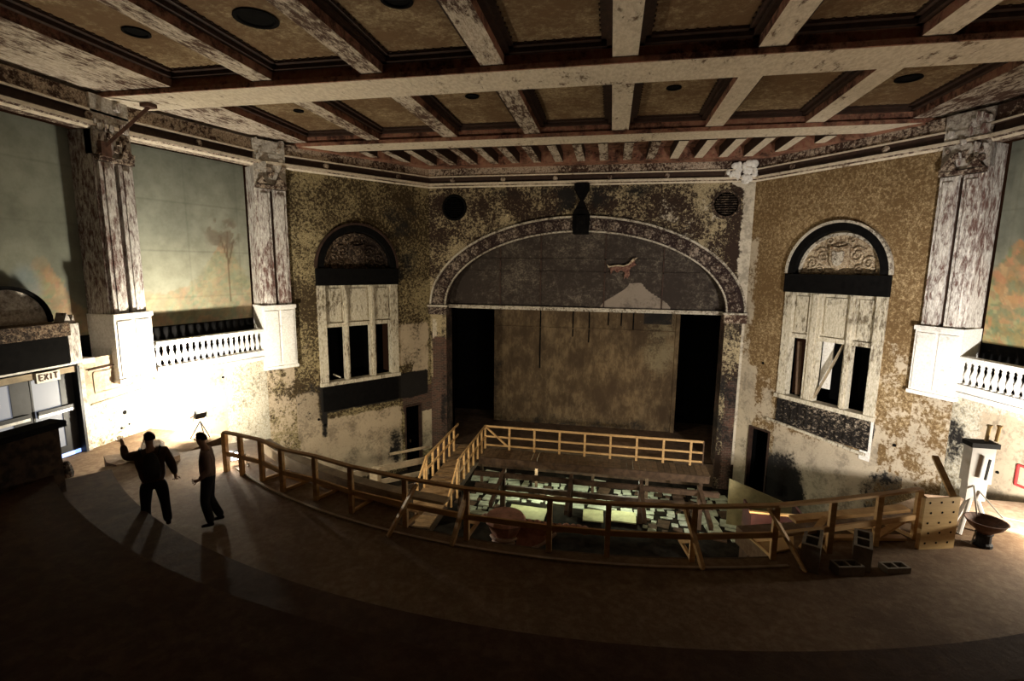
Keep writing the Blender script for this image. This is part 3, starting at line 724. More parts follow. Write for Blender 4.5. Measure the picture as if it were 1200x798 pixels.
# lower side walls + ledges
for mir, xf1, xf2 in ((False, XF1L, XF2L), (True, XF1R, XF2R)):
    s_ = 'right' if mir else 'left'
    hole = (7.65, 10.0)
    def zf(u, um, mir=mir): 
        if (not mir) and hole[0] < um < hole[1]: return [(-2.9, -2.72)]
        return [(-6.8, -2.72)]
    def mk1(u, z, mir=mir): return (.9*inbox(u, z, 9.9, 12.5, -4.0, -2.5, .3), .0, 0)
    w1 = wall_grid('wall_%s_rear' % s_, 'side', xf1, arr(0, L1, .14, hole), zf, mk1)
    def mk2(u, z, mir=mir): 
        return (.75*inbox(u, z, -.5, 2.6, -7, -3, .5) if not mir else .75*inbox(u, z, -.5, 3.4, -7, -3.8, .6), .55*inell(u, z, 4.3, -5.2, .95, .9, .4) if mir else .0, 0)
    w2 = wall_grid('wall_%s' % s_, 'side', xf2, arr(0, L2, .14), lambda u, um: [(-10.2, -3.60)], mk2)
    w3 = wall_grid('wall_%s_corner' % s_, 'flank_r' if mir else 'flank_l', XF3R if mir else XF3L, arr(0, L3, .14), lambda u, um: [(-10.2, -4.0)], lambda u, z: (.5, .3, 0))
    MB().box((0, -.85, -3.62), (L2, .10, -3.50), xf2).build('ledge', 'white_plaster', w2)
    MB().box((0, .0, -3.76), (L2, .16, -3.62), xf2).build('ledge_moulding', 'white_plaster', w2)
    MB().box((0, -.85, -2.84), (10.4, .06, -2.70), xf1).build('ledge', 'white_plaster', w1)
    # raised plaster panel lines on the lit wall
    for (u0, u1, z0, z1) in ((10.35, 11.5, -3.75, -3.15),):
        for (a, b_) in (((u0, z0), (u1, z0)), ((u0, z1), (u1, z1)), ((u0, z0), (u0, z1)), ((u1, z0), (u1, z1))):
            MB().bar(xf1((a[0], .01, a[1])), xf1((b_[0], .01, b_[1])), .03, .03).build('panel_moulding', 'wood_grey', w1)
    MB().bar(xf1((10.2, .02, -4.05)), xf1((12.1, .02, -3.95)), .04, .04).build('panel_moulding', 'wood_grey', w1)
# wires on the left wall
MB().tube([XF1L((10.2, .04, -3.05)), XF1L((11.2, .04, -3.02)), XF1L((11.7, .04, -3.2)), XF1L((12.15, .04, -3.35)), XF2L((.4, .04, -3.6))], .018, 6).build('loose_cable', 'rust', None)
tag(bpy.data.objects['loose_cable'], 'thin brown cable sagging across the lit left wall under the pilaster', 'cable')
for (u, z, r_) in ((11.15, -4.55, .07), (11.0, -5.0, .04), (11.25, -4.95, .035)):
    MB().lathe([(r_, 0), (r_*.8, .02)], n=9, xf=lambda v, u=u, z=z: XF1L((u+v[0], .005+v[2], z+v[1]))).build('wall_hole', 'black', bpy.data.objects['wall_left_rear'])
MB().lathe([(.05, 0), (.04, .03)], n=9, xf=lambda v: XF2L((2.35+v[0], .005+v[2], -4.15+v[1]))).build('wall_hole', 'black', bpy.data.objects['wall_left'])

# ------------------------------------------------------------------ balustrades
bprof = [(.09, 0), (.085, .06), (.045, .09), (.05, .14), (.095, .26), (.10, .32), (.06, .44), (.038, .52), (.055, .60), (.04, .64), (.075, .68), (.075, .74)]
def balustrade(xf, u0, u1, z0, n, label, rz):
    base = xf(((u0+u1)/2, 0, z0)); t = thing('balustrade', base, label, 'balustrade', 'plaster balustrades below the murals')
    MB().box((u0, -.14, z0), (u1, .14, z0+.12), xf).build('bottom_rail', 'white_plaster', t)
    MB().box((u0, -.15, z0+.86), (u1, .17, z0+.96), xf).build('top_rail', 'white_plaster', t)
    MB().box((u0, -.12, z0+.82), (u1, .13, z0+.87), xf).build('rail_moulding', 'white_plaster', t)
    first = None
    for i in range(n):
        u = u0+(u1-u0)*(i+.5)/n; loc = Vector(xf((u, 0, z0+.10)))-Vector(base)
        if first is None:
            first = MB().lathe(bprof, n=12).build('baluster', 'white_plaster', None, smooth=False); o = first
        else: o = first.copy(); COL.objects.link(o)
        o.parent = t; o.location = loc
    return t
balustrade(XF2L, .12, L2-.02, -3.50, 19, 'cream plaster balustrade below the painted tree mural on the left', 0)
balustrade(XF2R, .12, L2-.02, -3.50, 20, 'cream plaster balustrade below the orange foliage mural on the right', 0)

# ------------------------------------------------------------------ left exit door, sign, surround
xf = XF1L
d1 = struct(MB().box((7.6, -.25, -5.32), (7.75, .08, -2.8), xf).build('door_1', 'door_dark'))
MB().box((9.9, -.25, -5.32), (10.05, .08, -2.8), xf).build('door_frame', 'grey_plaster', d1)
MB().box((9.86, -.24, -5.32), (9.93, .10, -2.85), xf).build('door_frame', 'door_dark', d1)
MB().box((7.65, -.25, -3.0), (10.0, .06, -2.8), xf).build('door_frame', 'wood_grey', d1)
def leaf(u0, u1, pane):
    l = MB(); l.box((u0, -.16, -5.25), (pane[0], -.10, -3.0), xf); l.box((pane[1], -.16, -5.25), (u1, -.10, -3.0), xf)
    l.box((pane[0], -.16, -5.25), (pane[1], -.10, -5.02), xf); l.box((pane[0], -.16, -3.06), (pane[1], -.10, -3.0), xf)
    lo = l.build('door_leaf', 'door_dark', d1)
    MB().box((pane[0], -.14, -5.02), (pane[1], -.12, -3.06), xf).build('glass_pane', 'glass', lo)
    MB().bar(xf((pane[0]+.03, -.06, -4.02)), xf((u1-.1, -.06, -4.02)), .06, .09).build('push_bar', 'metal', lo)
    MB().bar(xf((pane[0]+.03, -.06, -3.94)), xf((u1-.1, -.06, -3.94)), .08, .10).build('push_bar_housing', 'door_dark', lo)
leaf(8.82, 9.88, (8.86, 9.52)); leaf(7.75, 8.80, (7.85, 8.38))
MB().box((8.9, -.12, -5.32), (9.85, -.08, -5.22), xf).build('threshold_gap', 'daylight', d1)
MB().box((7.6, -.6, -5.4), (10.1, -.2, -5.3), xf).build('threshold', 'wood_dark', d1)
sg = MB().box((8.86, .02, -3.12), (9.42, .10, -2.86), xf).build('exit_sign', 'sign', base=xf((9.14, .06, -3.12)))
tag(sg, 'white EXIT sign above the double doors at the far left', 'sign')
# letters EXIT as thin blocks; reading from left to right in the picture = along +u
def letters(par, xf, u, z, w, h, n):
    x = u
    def L(segs):
        nonlocal x
        b_ = MB()
        for (a, b1), (c, d_) in segs: b_.bar(xf((x+a*w, n, z+b1*h)), xf((x+c*w, n, z+d_*h)), .012, .026, upv=(0, 0, 1) if b1 == d_ else (0, 1, 0))
        b_.build('letter', 'sign_text', par); x += w*1.35
    L([((0, 0), (0, 1)), ((0, 1), (.9, 1)), ((0, .5), (.8, .5)), ((0, 0), (.9, 0))])
    L([((0, 0), (1, 1)), ((0, 1), (1, 0))])
    L([((.5, 0), (.5, 1))])
    L([((.5, 0), (.5, 1)), ((0, 1), (1, 1))])
letters(sg, xf, 8.93, -3.06, .085, .15, .108)
# door surround box with half-round pediment above
ds = struct(MB().box((6.0, -.70, -2.72), (9.62, .22, -1.95), xf).build('trim_%d' % ti, 'black')); ti += 1
MB().box((6.0, -.70, -1.97), (9.7, .25, -1.62), xf).build('surround_cornice', 'relief_dark', ds)
MB().prism([(8.75+.95*math.cos(PI*i/20), -1.62+.92*math.sin(PI*i/20)) for i in range(21)], -.6, -.45, xf).build('pediment', 'grey_plaster', ds)
MB().strip([(8.75+.93*math.cos(PI*i/20), -1.62+.90*math.sin(PI*i/20)) for i in range(21)], [(8.75+1.02*math.cos(PI*i/20), -1.62+.99*math.sin(PI*i/20)) for i in range(21)], -.6, -.35, xf).build('pediment_rim', 'black', ds)
cs = MB().box((9.72, -.55, -2.72), (10.02, .12, -1.68), xf); cs.prism([(9.70, -1.68), (10.0, -1.68), (9.96, -1.45), (9.9, -1.6), (9.8, -1.38)], -.3, .05, xf)
cs.build('broken_stub', 'pilaster', ds)
# brace at the top of the first pilaster
bt = thing('metal_brace', xf((11.3, .2, 3.2)), 'rusty diagonal brace from the tall left pilaster up to the beam', 'brace')
MB().bar(xf((11.2, .25, 3.22)), xf((12.05, .95, 4.48)), .09, .09).build('strut', 'rust', bt)
MB().box((11.05, .18, 2.95), (11.35, .3, 3.35), xf).build('foot_plate', 'rust', bt)
MB().box((11.9, .8, 4.48), (12.2, 1.1, 4.58), xf).build('head_plate', 'rust', bt)

# ------------------------------------------------------------------ floors
RC = (0.3, 22.0)
def arc_slab(name, mat, r0_, r1_, z0, z1, a0, a1, n=60, parent=None):
    vs = []; fs = []
    for i in range(n+1):
        a = a0+(a1-a0)*i/n; c, s_ = math.cos(a), math.sin(a)
        for r_, z in ((r0_, z1), (r1_, z1), (r1_, z0), (r0_, z0)): vs.append((RC[0]+r_*c, RC[1]+r_*s_, z))
    for i in range(n):
        for k_ in range(4): fs.append((i*4+k_, i*4+(k_+1) % 4, (i+1)*4+(k_+1) % 4, (i+1)*4+k_))
    fs += [(0, 1, 2, 3), (n*4+3, n*4+2, n*4+1, n*4)]
    b_ = MB(); b_.add(vs, fs); return b_.build(name, mat, parent)
FZ = -4.9
A0, A1 = -PI/2-.80, -PI/2+.80
flo = struct(arc_slab('floor', 'concrete', 13.98, 16.7, FZ-.35, FZ, -PI/2-.70, -PI/2+.66))
arc_slab('floor_edge', 'concrete', 13.25, 14.0, FZ-.35, FZ-.004, -PI/2-.70, -PI/2-.20, parent=flo)
arc_slab('floor_edge', 'concrete', 12.9, 14.0, FZ-.35, FZ-.004, -PI/2+.29, -PI/2+.66, parent=flo)
arc_slab('floor_edge', 'wood_dark', 13.92, 14.0, FZ-.35, FZ-.01, -PI/2-.20, -PI/2+.29, parent=flo)
zt_ = FZ
for k in range(6):
    zt_ = FZ+.40+.42*k
    arc_slab('floor_step', 'step', 16.5+.95*k, 16.5+.95*(k+1)+.1, zt_-.6, zt_, -PI/2-.61, -PI/2+.78, parent=flo)
arc_slab('floor_step', 'step', 16.5+.95*6, 26, zt_-.2, zt_+.42, -PI/2-.6, -PI/2+.6, parent=flo)
MB().box((-13.0, 2, -5.6), (-10.2, 12.95, -5.32)).build('side_aisle', 'concrete', flo)
MB().box((9.0, 2, -5.6), (13.0, 13.0, -5.32)).build('side_aisle', 'concrete', flo)
MT['hallfloor'] = mat_plain('shade_dark_floor', (.022, .018, .013), .95, .4, 3, spec=.05)  # near-black colour paints in the darkness of the void below the balcony
struct(MB().box((-14, 6, HALL-.2), (14, YS+.5, HALL)).build('floor_hall', 'hallfloor'))
# kerb line on the floor at the rail posts
kerb = arc_slab('kerb_board', 'wood_grey', 14.22, 14.28, FZ, FZ+.03, -PI/2-.56, -PI/2+.3, parent=flo)
# low parapet beyond the rail, left half only (the rest has gone)
par = struct(arc_slab('wall_parapet', 'wood_grey', 13.3, 13.42, FZ-.3, FZ+.30, -PI/2-.60, -PI/2-.20, 30))
arc_slab('parapet_cap', 'wood_grey', 13.24, 13.50, FZ+.30, FZ+.36, -PI/2-.60, -PI/2-.14, 30, parent=par)

# dark parapet at the lower left of the picture
pl = thing('aisle_parapet', (-9.1, 6.2, -4.1), 'low brown plastered aisle wall with a dark cap in front of the exit doors', 'wall')
MB().box((-9.2, 4.4, -4.6), (-8.98, 7.42, -3.18)).build('wall_panel', 'brownwall', pl)
MB().box((-9.28, 4.35, -3.18), (-8.88, 7.5, -3.06)).build('cap', 'black', pl)
tag(MB().lathe([(.10, 0), (.12, .1), (.09, .25), (.05, .34)], (-9.65, 7.95, -4.5), 9).build('rubble_lump', 'relief_dark', base=(-9.65, 7.95, -4.5)), 'small dark lump of rubble at the corner of the lowest step, far left', 'rubble')

# broken slabs at the left edge of the walkway
rs = random.Random(5)
for i, (x, y, w, d_, lab) in enumerate(((-10.5, 9.75, 1.0, .38, 'flat broken floor slab nearest the exit doors'), (-9.9, 9.9, .6, .45, 'tilted broken slab left of the man pointing'), (-9.35, 10.05, .7, .4, 'thick broken slab just behind the pointing man'), (-10.1, 10.35, .8, .4, 'broken slab lying behind the others by the lit wall'))):
    b_ = MB(); a = -.55+rs.uniform(-.2, .2); c, s_ = math.cos(a), math.sin(a); zz = -5.32
    pts = [(-w/2, -d_/2), (w*.1, -d_/2-.06), (w/2, -d_/2+.05), (w/2-.05, d_/2), (-w*.2, d_/2+.07), (-w/2+.05, d_/2-.02)]
    hh = .42+.06*i
    top = [(x+px*c-py*s_, y+px*s_+py*c, zz+hh+.04*rs.random()) for px, py in pts]; bt_ = [(p[0], p[1], zz) for p in top]
    b_.add(top+bt_, [tuple(range(6)), tuple(range(11, 5, -1))]+[(j, (j+1) % 6, 6+(j+1) % 6, 6+j) for j in range(6)])
    tag(b_.build('broken_slab', 'concrete', base=(x, y, zz)), lab, 'rubble', 'broken slabs by the left wall')

# ------------------------------------------------------------------ timber railings
def rp(a, r_, z): return (RC[0]+r_*math.cos(a), RC[1]+r_*math.sin(a), z)
rl_ = thing('balcony_railing', (0.3, 8.0, FZ), 'long curved pine guard railing along the front edge of the balcony floor', 'railing')
posts = [(-7.36, 9.73), (-6.85, 9.62), (-6.18, 9.45), (-5.38, 9.06), (-4.45, 8.85), (-3.46, 8.52), (-2.2, 8.24), (-.95, 8.06), (.55, 8.0), (1.54, 8.04), (2.95, 8.22), (4.32, 8.58), (5.35, 9.0), (6.27, 9.42), (7.1, 9.82)]
for i in range(len(posts)-1):
    p, q = posts[i], posts[i+1]
    MB().bar((*p, -3.93), (*q, -3.93), .10, .045).build('top_rail', 'wood', rl_)
    MB().bar((*p, -4.46), (*q, -4.46), .045, .10).build('mid_rail', 'wood', rl_)
for i, p in enumerate(posts):
    if i in (0,): 
        MB().bar((p[0], p[1], FZ), (p[0], p[1], -3.95), .11, .09).build('post', 'wood', rl_); continue
    MB().bar((p[0], p[1], FZ), (p[0], p[1], -3.95), .09, .09).build('post', 'wood', rl_)
    if i not in (1, 8, 9): 
        v = Vector((RC[0]-p[0], RC[1]-p[1], 0)).normalized()
        MB().bar((p[0], p[1], FZ+.38), (p[0]+v.x*.55, p[1]+v.y*.55, FZ+.03), .05, .08).build('brace', 'wood', rl_)
        MB().bar((p[0], p[1], FZ+.03), (p[0]+v.x*.62, p[1]+v.y*.62, FZ+.03), .05, .06).build('foot', 'wood', rl_)
for (p, q) in (((-2.38, 7.85, FZ), (-1.95, 8.2, -4.0)), ((-1.15, 7.8, FZ), (-.95, 8.08, -4.0)), ((3.1, 8.0, FZ), (2.8, 8.3, -3.96)), ((4.75, 8.3, FZ), (4.2, 8.6, -4.0))):
    MB().bar(p, q, .09, .05).build('raking_strut', 'wood', rl_)
# gangway and platform over the pit
DZ = -8.2
pf = thing('pit_platform', (0.9, 20.6, DZ), 'timber platform with its gangway crossing in front of the stage', 'platform')
x = -3.85
while x < 5.6:
    MB().box((x, 20.0, DZ-.05), (x+.235, 21.1, DZ+random.uniform(0, .012))).build('plank', random.choice(('deck', 'deck_dark', 'deck')), pf); x += .25
y = 13.9
while y < 21.1:
    zz = DZ
    MB().box((-5.12, y, zz-.05), (-3.9, y+.22, zz+random.uniform(0, .012))).build('plank', random.choice(('deck', 'deck_warm', 'deck_warm')), pf); y += .24
MB().box((-3.9, 19.92, DZ-.30), (5.6, 20.0, DZ)).build('edge_beam', 'wood_dark', pf)
for xx in (-5.1, -3.92): MB().box((xx-.04, 13.9, DZ-.28), (xx+.04, 21.1, DZ-.05)).build('joist', 'wood_dark', pf)
for xx, yy in ((-5.0, 14.2), (-4.0, 14.2), (-5.0, 20.8), (-4.0, 20.9), (-1.5, 21.0), (1.0, 21.0), (3.3, 21.0), (5.5, 21.0), (-5.0, 17.5), (-4.0, 17.5)):
    MB().bar((xx, yy, HALL), (xx, yy, DZ-.05), .12, .12).build('leg', 'wood_dark', pf)
r1 = thing('platform_railing', (.8, 21.0, DZ), 'straight timber guard rail along the stage side of the pit platform', 'railing')
MB().bar((-3.87, 21.0, -7.15), (5.5, 21.0, -7.15), .05, .09).build('top_rail', 'wood', r1)
MB().bar((-3.87, 21.0, -7.62), (5.5, 21.0, -7.62), .05, .08).build('mid_rail', 'wood', r1)
MB().bar((-3.87, 21.0, -8.02), (5.5, 21.0, -8.02), .05, .08).build('toe_board', 'wood', r1)
for xx in (-3.87, -2.75, -1.62, -.5, .6, 1.7, 2.8, 3.9, 5.0): MB().bar((xx, 21.0, DZ), (xx, 21.0, -7.12), .09, .08).build('post', 'wood', r1)
MB().bar((5.5, 21.0, DZ), (5.5, 21.0, -7.12), .05, .05).build('post', 'wood_dark', r1)
MB().bar((-3.8, 20.97, -7.2), (-2.85, 20.97, -8.0), .05, .08).build('diagonal', 'wood', r1)
for xx, lab in ((-3.87, 'right-hand guard rail of the gangway to the stage, with raking end'), (-5.14, 'left-hand guard rail of the gangway beside the dark side door')):
    r2 = thing('gangway_railing', (xx, 18.5, DZ), lab, 'railing', 'rails of the gangway')
    MB().bar((xx, 21.0, -7.15), (xx, 16.95, -7.15), .05, .09).build('top_rail', 'wood', r2)
    MB().bar((xx, 21.0, -7.65), (xx, 16.95, -7.65), .05, .08).build('mid_rail', 'wood', r2)
    MB().bar((xx, 16.95, -7.15), (xx+.1, 15.2, -8.1), .05, .10).build('raking_end', 'wood', r2)
    for yy in (16.95, 17.65, 18.3, 19.0, 19.7, 20.35) : MB().bar((xx, yy, DZ), (xx, yy, -7.12), .08, .08).build('post', 'wood', r2)
    for yy in (16.6, 15.9): MB().bar((xx+.05, yy, DZ-.3), (xx+.05, yy, -7.12-(16.95-yy)*.55), .07, .07).build('post', 'wood', r2)

# timber trestle in the pit
tf = thing('pit_trestle', (1.0, 18.6, HALL), 'dark timber frame of posts and beams standing in the lit pit', 'frame')
for yy, zz, x0, x1 in ((19.45, -8.72, -4.0, 5.9), (19.45, -9.25, -3.9, 5.7)):
    MB().bar((x0, yy, zz), (x1, yy, zz), .12, .20).build('beam', 'wood_dark', tf)
for xx in (-2.7, .15, 2.95, 5.2):
    MB().bar((xx, 19.45, HALL), (xx, 19.45, -8.6), .2, .2).build('post', 'wood_dark', tf)
    MB().bar((xx, 17.2, -8.95), (xx, 19.8, -8.62), .14, .18).build('joist', 'wood_dark', tf)

# debris boards on the pit floor
rs = random.Random(11); cnt = 0
protos = []
def board(w, d_, h, x, y, z, rz, tilt, mat, label, group):
    o = MB().box((-w/2, -d_/2, 0), (w/2, d_/2, h)).build('loose_board', mat); o.location = (x, y, z); o.rotation_euler = (tilt, 0, rz)
    tag(o, label, 'board', group)
occupied = []
for i in range(22000):
    if cnt >= 190: break
    x = rs.uniform(-4.4, 6.6); y = rs.uniform(18.7, 22.9); w = rs.uniform(.3, .95)*(1 if cnt < 75 else .55); d_ = rs.uniform(.25, .65)*(1 if cnt < 75 else .55)
    if any(abs(x-a) < (w+c)/2+.02 and abs(y-b_) < (d_+e)/2+.04 for a, b_, c, e in occupied): continue
    if -2.6 < x < 3.1 and 18.3 < y < 20.2: continue
    if x > 3.4 and rs.random() < .55: continue
    if any(abs(x-a) < w/2+.16 and abs(y-b_) < d_/2+.16 for a, b_ in [(q_, 19.45) for q_ in (-2.7, .15, 2.95, 5.2)]+[(q_, 21.0) for q_ in (-4.0, -1.5, 1.0, 3.3, 5.5)]): continue
    occupied.append((x, y, w, d_)); cnt += 1
    tone = 'debris' if rs.random() < .8 else 'wood_dark'
    board(w, d_, .03+.05*rs.random(), x, y, HALL+.0, rs.uniform(-.25, .25), 0, tone, '%s %s %s board on the lit pit floor, %s part, %s the platform' % ('broad' if w > .62 else 'middling' if w > .42 else 'small', 'squarish' if w/d_ < 1.25 else 'oblong' if w/d_ < 1.9 else 'slim', 'pale' if tone == 'debris' else 'dark', 'left' if x < -1.1 else 'middle' if x < 2.6 else 'right', 'behind' if y > 21.1 else 'under' if y > 20 else 'in front of'), '%s %s %s boards on the pit floor, %s %s' % ('broad' if w > .62 else 'middling' if w > .42 else 'small', 'squarish' if w/d_ < 1.25 else 'oblong' if w/d_ < 1.9 else 'slim', 'pale' if tone == 'debris' else 'dark', 'left' if x < -1.1 else 'middle' if x < 2.6 else 'right', 'back' if y > 21.1 else 'under the platform' if y > 20 else 'front'))
for (x, y, w, d_, rz, lab) in ((-1.58, 19.0, 1.55, 1.05, -.05, 'large yellow-green sheet on the pit floor, left of the three'), (1.1, 19.35, .82, .95, .02, 'upright-proportioned yellow-green sheet on the pit floor, middle of the three'), (2.32, 19.5, .98, .88, -.03, 'wide yellow-green sheet on the pit floor, right of the three')):
    board(w, d_, .05, x, y, HALL+.12, rz, 0, 'debris2', lab, 'yellow-green sheets')

# stair cheek panel and red panel, plywood sheet beyond the rail
sp = MB(); sp.add([(6.36, 20.0, -8.24), (8.76, 19.6, -9.02), (8.76, 19.6, HALL), (6.37, 20.0, HALL)]+[(6.36, 20.06, -8.24), (8.76, 19.66, -9.02), (8.76, 19.66, HALL), (6.37, 20.06, HALL)],
    [(0, 1, 2, 3), (7, 6, 5, 4), (0, 4, 5, 1), (1, 5, 6, 2), (2, 6, 7, 3), (3, 7, 4, 0)])
tag(sp.build('stair_side_panel', 'ply_olive', base=(7.5, 19.9, HALL)), 'sloping olive stair panel beside the right dark doorway', 'panel')
rp_ = thing('red_crate', (6.5, 14.0, -8.0), 'dark red timber crate beyond the right half of the balcony railing', 'crate')
MB().box((5.5, 13.95, -7.35), (6.88, 14.0, -6.68)).build('side_board', 'redcloth', rp_)
MB().box((5.5, 14.0, -7.35), (5.56, 14.8, -6.68)).build('end_board', 'redcloth', rp_)
MB().box((6.82, 14.0, -7.35), (6.88, 14.8, -6.68)).build('end_board', 'redcloth', rp_)
MB().box((5.45, 13.93, -6.68), (6.93, 14.02, -6.63)).build('rim', 'wood', rp_)
MB().box((5.5, 13.95, -10.19), (5.6, 14.8, -7.35)).build('leg', 'wood_dark', rp_); MB().box((6.78, 13.95, -10.2), (6.88, 14.8, -7.35)).build('leg', 'wood_dark', rp_)
ps = MB(); q = [(4.05, 9.25, -4.885), (4.27, 8.66, -4.885), (4.78, 8.95, -4.885), (4.95, 9.5, -4.885)]
ps.add([(a, b_, c) for a, b_, c in q]+[(a, b_, c+.03) for a, b_, c in q], [(3, 2, 1, 0), (4, 5, 6, 7), (0, 1, 5, 4), (1, 2, 6, 5), (2, 3, 7, 6), (3, 0, 4, 7)])
tag(ps.build('plywood_offcut', 'ply', base=(4.6, 9.0, -4.9)), 'yellow plywood sheet lying under the rail at the balcony edge', 'board')

# pink plaster ornament hanging at the balcony edge
po = thing('plaster_ornament', (-.1, 8.75, FZ), 'pinkish scrolled plaster ornament with pale ribs at the broken balcony edge', 'ornament')
b_ = MB()
for i in range(13):
    pass
prof_o = [(.10, -.50), (.17, -.38), (.24, -.2), (.33, 0), (.40, .10), (.36, .16)]
MB().lathe(prof_o, (-.38, 8.72, FZ+.02), 16).build('bowl', 'pinkplaster', po)
for i, (z, r_) in enumerate(((-.42, .175), (-.31, .23), (-.20, .275))):
    MB().tube([(-.38+r_*math.cos(a), 8.72+r_*math.sin(a), FZ+.02+z) for a in [PI*1.15+PI*.7*j/10 for j in range(11)]], .032, 6).build('rib', 'stripe', po)
sw = MB(); n = 12; vs = []
for i in range(n+1):
    t = i/n; xx = -.15+.75*t
    vs += [(xx, 8.72, FZ+.12-.02*t), (xx+.02, 8.80-.05*math.sin(PI*t), FZ-.08-.10*math.sin(PI*t)), (xx-.02, 8.70, FZ-.44+.42*t**2.2)]
sw.add(vs+[(a, b1+.06, c) for a, b1, c in vs], [f for i in range(n) for k_ in range(2) for f in ((i*3+k_, i*3+k_+1, i*3+k_+4, i*3+k_+3), tuple(reversed([x_+3*(n+1) for x_ in (i*3+k_, i*3+k_+1, i*3+k_+4, i*3+k_+3)])))])
sw.build('swag', 'pinkplaster', po, recalc=False)
MB().tube([(-.15+.75*t/10, 8.68, FZ-.46+.42*(t/10)**2.2) for t in range(11)], .03, 6).build('swag_rim', 'stripe', po)
cr = MB(); rs = random.Random(2)
for i in range(16):
    xx = -.8+i*.13+rs.uniform(-.03, .03); cr.lathe([(.09, 0), (.08+.03*rs.random(), .07), (.03, .13)], (xx, 8.78+rs.uniform(-.04, .04), FZ+.03-.004*i), 7)
cr.build('crest', 'pinkplaster', po)

# ------------------------------------------------------------------ concrete blocks
def block(loc, rz, label, upright):
    t = thing('concrete_block', loc, label, 'block', 'hollow concrete blocks', rz)
    L_, W_, H_ = .40, .20, .20
    b_ = MB(); tw = .035
    cell = (L_-4*tw+.035)/2
    # hollow block, cells opening upwards
    b_.box((-L_/2, -W_/2, 0), (L_/2, -W_/2+tw, H_)); b_.box((-L_/2, W_/2-tw, 0), (L_/2, W_/2, H_))
    for xx in (-L_/2, -tw/2, L_/2-tw): b_.box((xx, -W_/2+tw, 0), (xx+tw, W_/2-tw, H_))
    o = b_.build('block_shell', 'block', None); o.parent = t; o.location = (0, 0, 0)
    c_ = MB().box((-L_/2+tw, -W_/2+tw, .01), (L_/2-tw, W_/2-tw, .02)).build('core_floor', 'block', None); c_.parent = t; c_.location = (0, 0, 0)  # thin plate closing the cells at the bottom, in the block's own grey
    if upright:
        for ch in (o, c_): ch.scale = (1, 1, 1.0)
    return t
t1 = block((4.93, 8.62, FZ), 1.15, 'upright concrete block left of the pair at the balcony edge', False)
t1.scale = (1.75, 1.35, 2.3)
t2 = block((5.80, 8.85, FZ), 1.15, 'upright concrete block right of the pair, nearest the plywood', False); t2.scale = (1.7, 1.3, 2.0)
t3 = block((5.40, 8.42, FZ), .25, 'flat concrete block lying between the two upright blocks', False); t3.scale = (1.1, 1.1, .8)
t4 = block((6.2, 8.64, FZ), .25, 'flat concrete block lying right of the upright blocks', False); t4.scale = (1.0, 1.0, .5)

# planks right of the blocks
for (p, q, w, h, lab) in (((5.0, 9.75, -4.72), (7.2, 10.35, -4.55), .22, .06, 'long pale plank behind the right end of the railing'),
                          ((5.2, 9.4, -4.86), (6.9, 9.75, -4.86), .14, .05, 'narrow board on the floor behind the right end of the railing'),
                          ((6.3, 9.55, -4.85), (6.95, 9.95, -4.62), .12, .05, 'short prop board leaning by the plywood panel'),
                          ((4.9, 8.95, -4.86), (5.5, 9.6, -4.55), .10, .05, 'short prop board slanting beside the plywood sheet')):
    mid = tuple((a+b_)/2 for a, b_ in zip(p, q)); mid = (mid[0], mid[1], FZ)
    tag(MB().bar(p, q, w, h).build('plank', 'wood', base=mid), lab, 'board')

# ------------------------------------------------------------------ plywood panel, equipment, bowl lamp at the right
pp = thing('upright_plywood', (7.3, 9.52, FZ), 'square plywood panel with dotted fixings standing on edge at the rail end', 'panel')
pv = Vector((.62, .19, 0)).normalized(); pn = Vector((-pv.y, pv.x, 0))
def ppf(u, n, z): return tuple(Vector((6.97, 9.42, 0))+pv*u+pn*n+Vector((0, 0, z)))
MB().box((0, 0, FZ), (.68, .025, -3.93), xf=lambda v: ppf(*v)).build('sheet', 'ply', pp)
for i in range(3):
    for j in range(5):
        MB().lathe([(.022, 0), (.018, .01)], n=7, xf=lambda v, i=i, j=j: ppf(.1+i*.22+v[0]+.04*(j % 2), -v[2]*.15-.001, FZ+.12+j*.19+v[1])).build('screw_hole', 'black', pp)
MB().box((0, .025, FZ), (.06, .08, -3.95), xf=lambda v: ppf(*v)).build('stud', 'wood', pp)
MB().box((.60, .025, FZ), (.68, .08, -3.95), xf=lambda v: ppf(*v)).build('stud', 'wood', pp)
MB().bar(ppf(.66, .1, -4.0), ppf(1.05, .9, -3.55), .10, .05).build('raking_board', 'wood', pp)

st = thing('lighting_stand', (8.4, 10.5, FZ), 'white-lit equipment stand with two upright tubes beside the right wall', 'stand')
MB().box((8.18, 10.38, -3.95), (8.56, 10.62, -3.25)).build('housing', 'whiteplastic', st)
MB().box((8.15, 10.35, -3.25), (8.60, 10.64, -3.16)).build('top_plate', 'darkmetal', st)
for dx in (.34, .5): 
    MB().tube([(8.10+dx, 10.48, -3.14), (8.12+dx, 10.48, -2.85)], .03, 8).build('tube', 'ply', st); MB().tube([(8.12+dx, 10.48, -2.86), (8.12+dx, 10.48, -2.83)], .045, 8).build('tube_cap', 'ply', st)
MB().box((8.20, 10.40, -4.3), (8.52, 10.58, -3.95)).build('lower_housing', 'whiteplastic', st)
for (x_, y_) in ((8.05, 10.2), (8.30, 10.75), (8.60, 10.3)):
    MB().tube([(8.36, 10.49, -4.1), (x_, y_, FZ)], .04, 7).build('leg', 'whiteplastic', st)
MB().bar((8.42, 10.33, -3.85), (8.45, 10.33, -3.45), .03, .03).build('handle', 'darkmetal', st)
tag(MB().tube([(8.4, 10.4, -4.1), (8.7, 10.2, -4.5), (9.2, 10.3, -4.6), (9.6, 10.6, -4.2), (10.1, 11.2, -3.9)], .014, 6).build('cable', 'wire', base=(8.4, 10.4, -4.1)), 'thin pale cable looping from the equipment stand towards the right wall', 'cable')
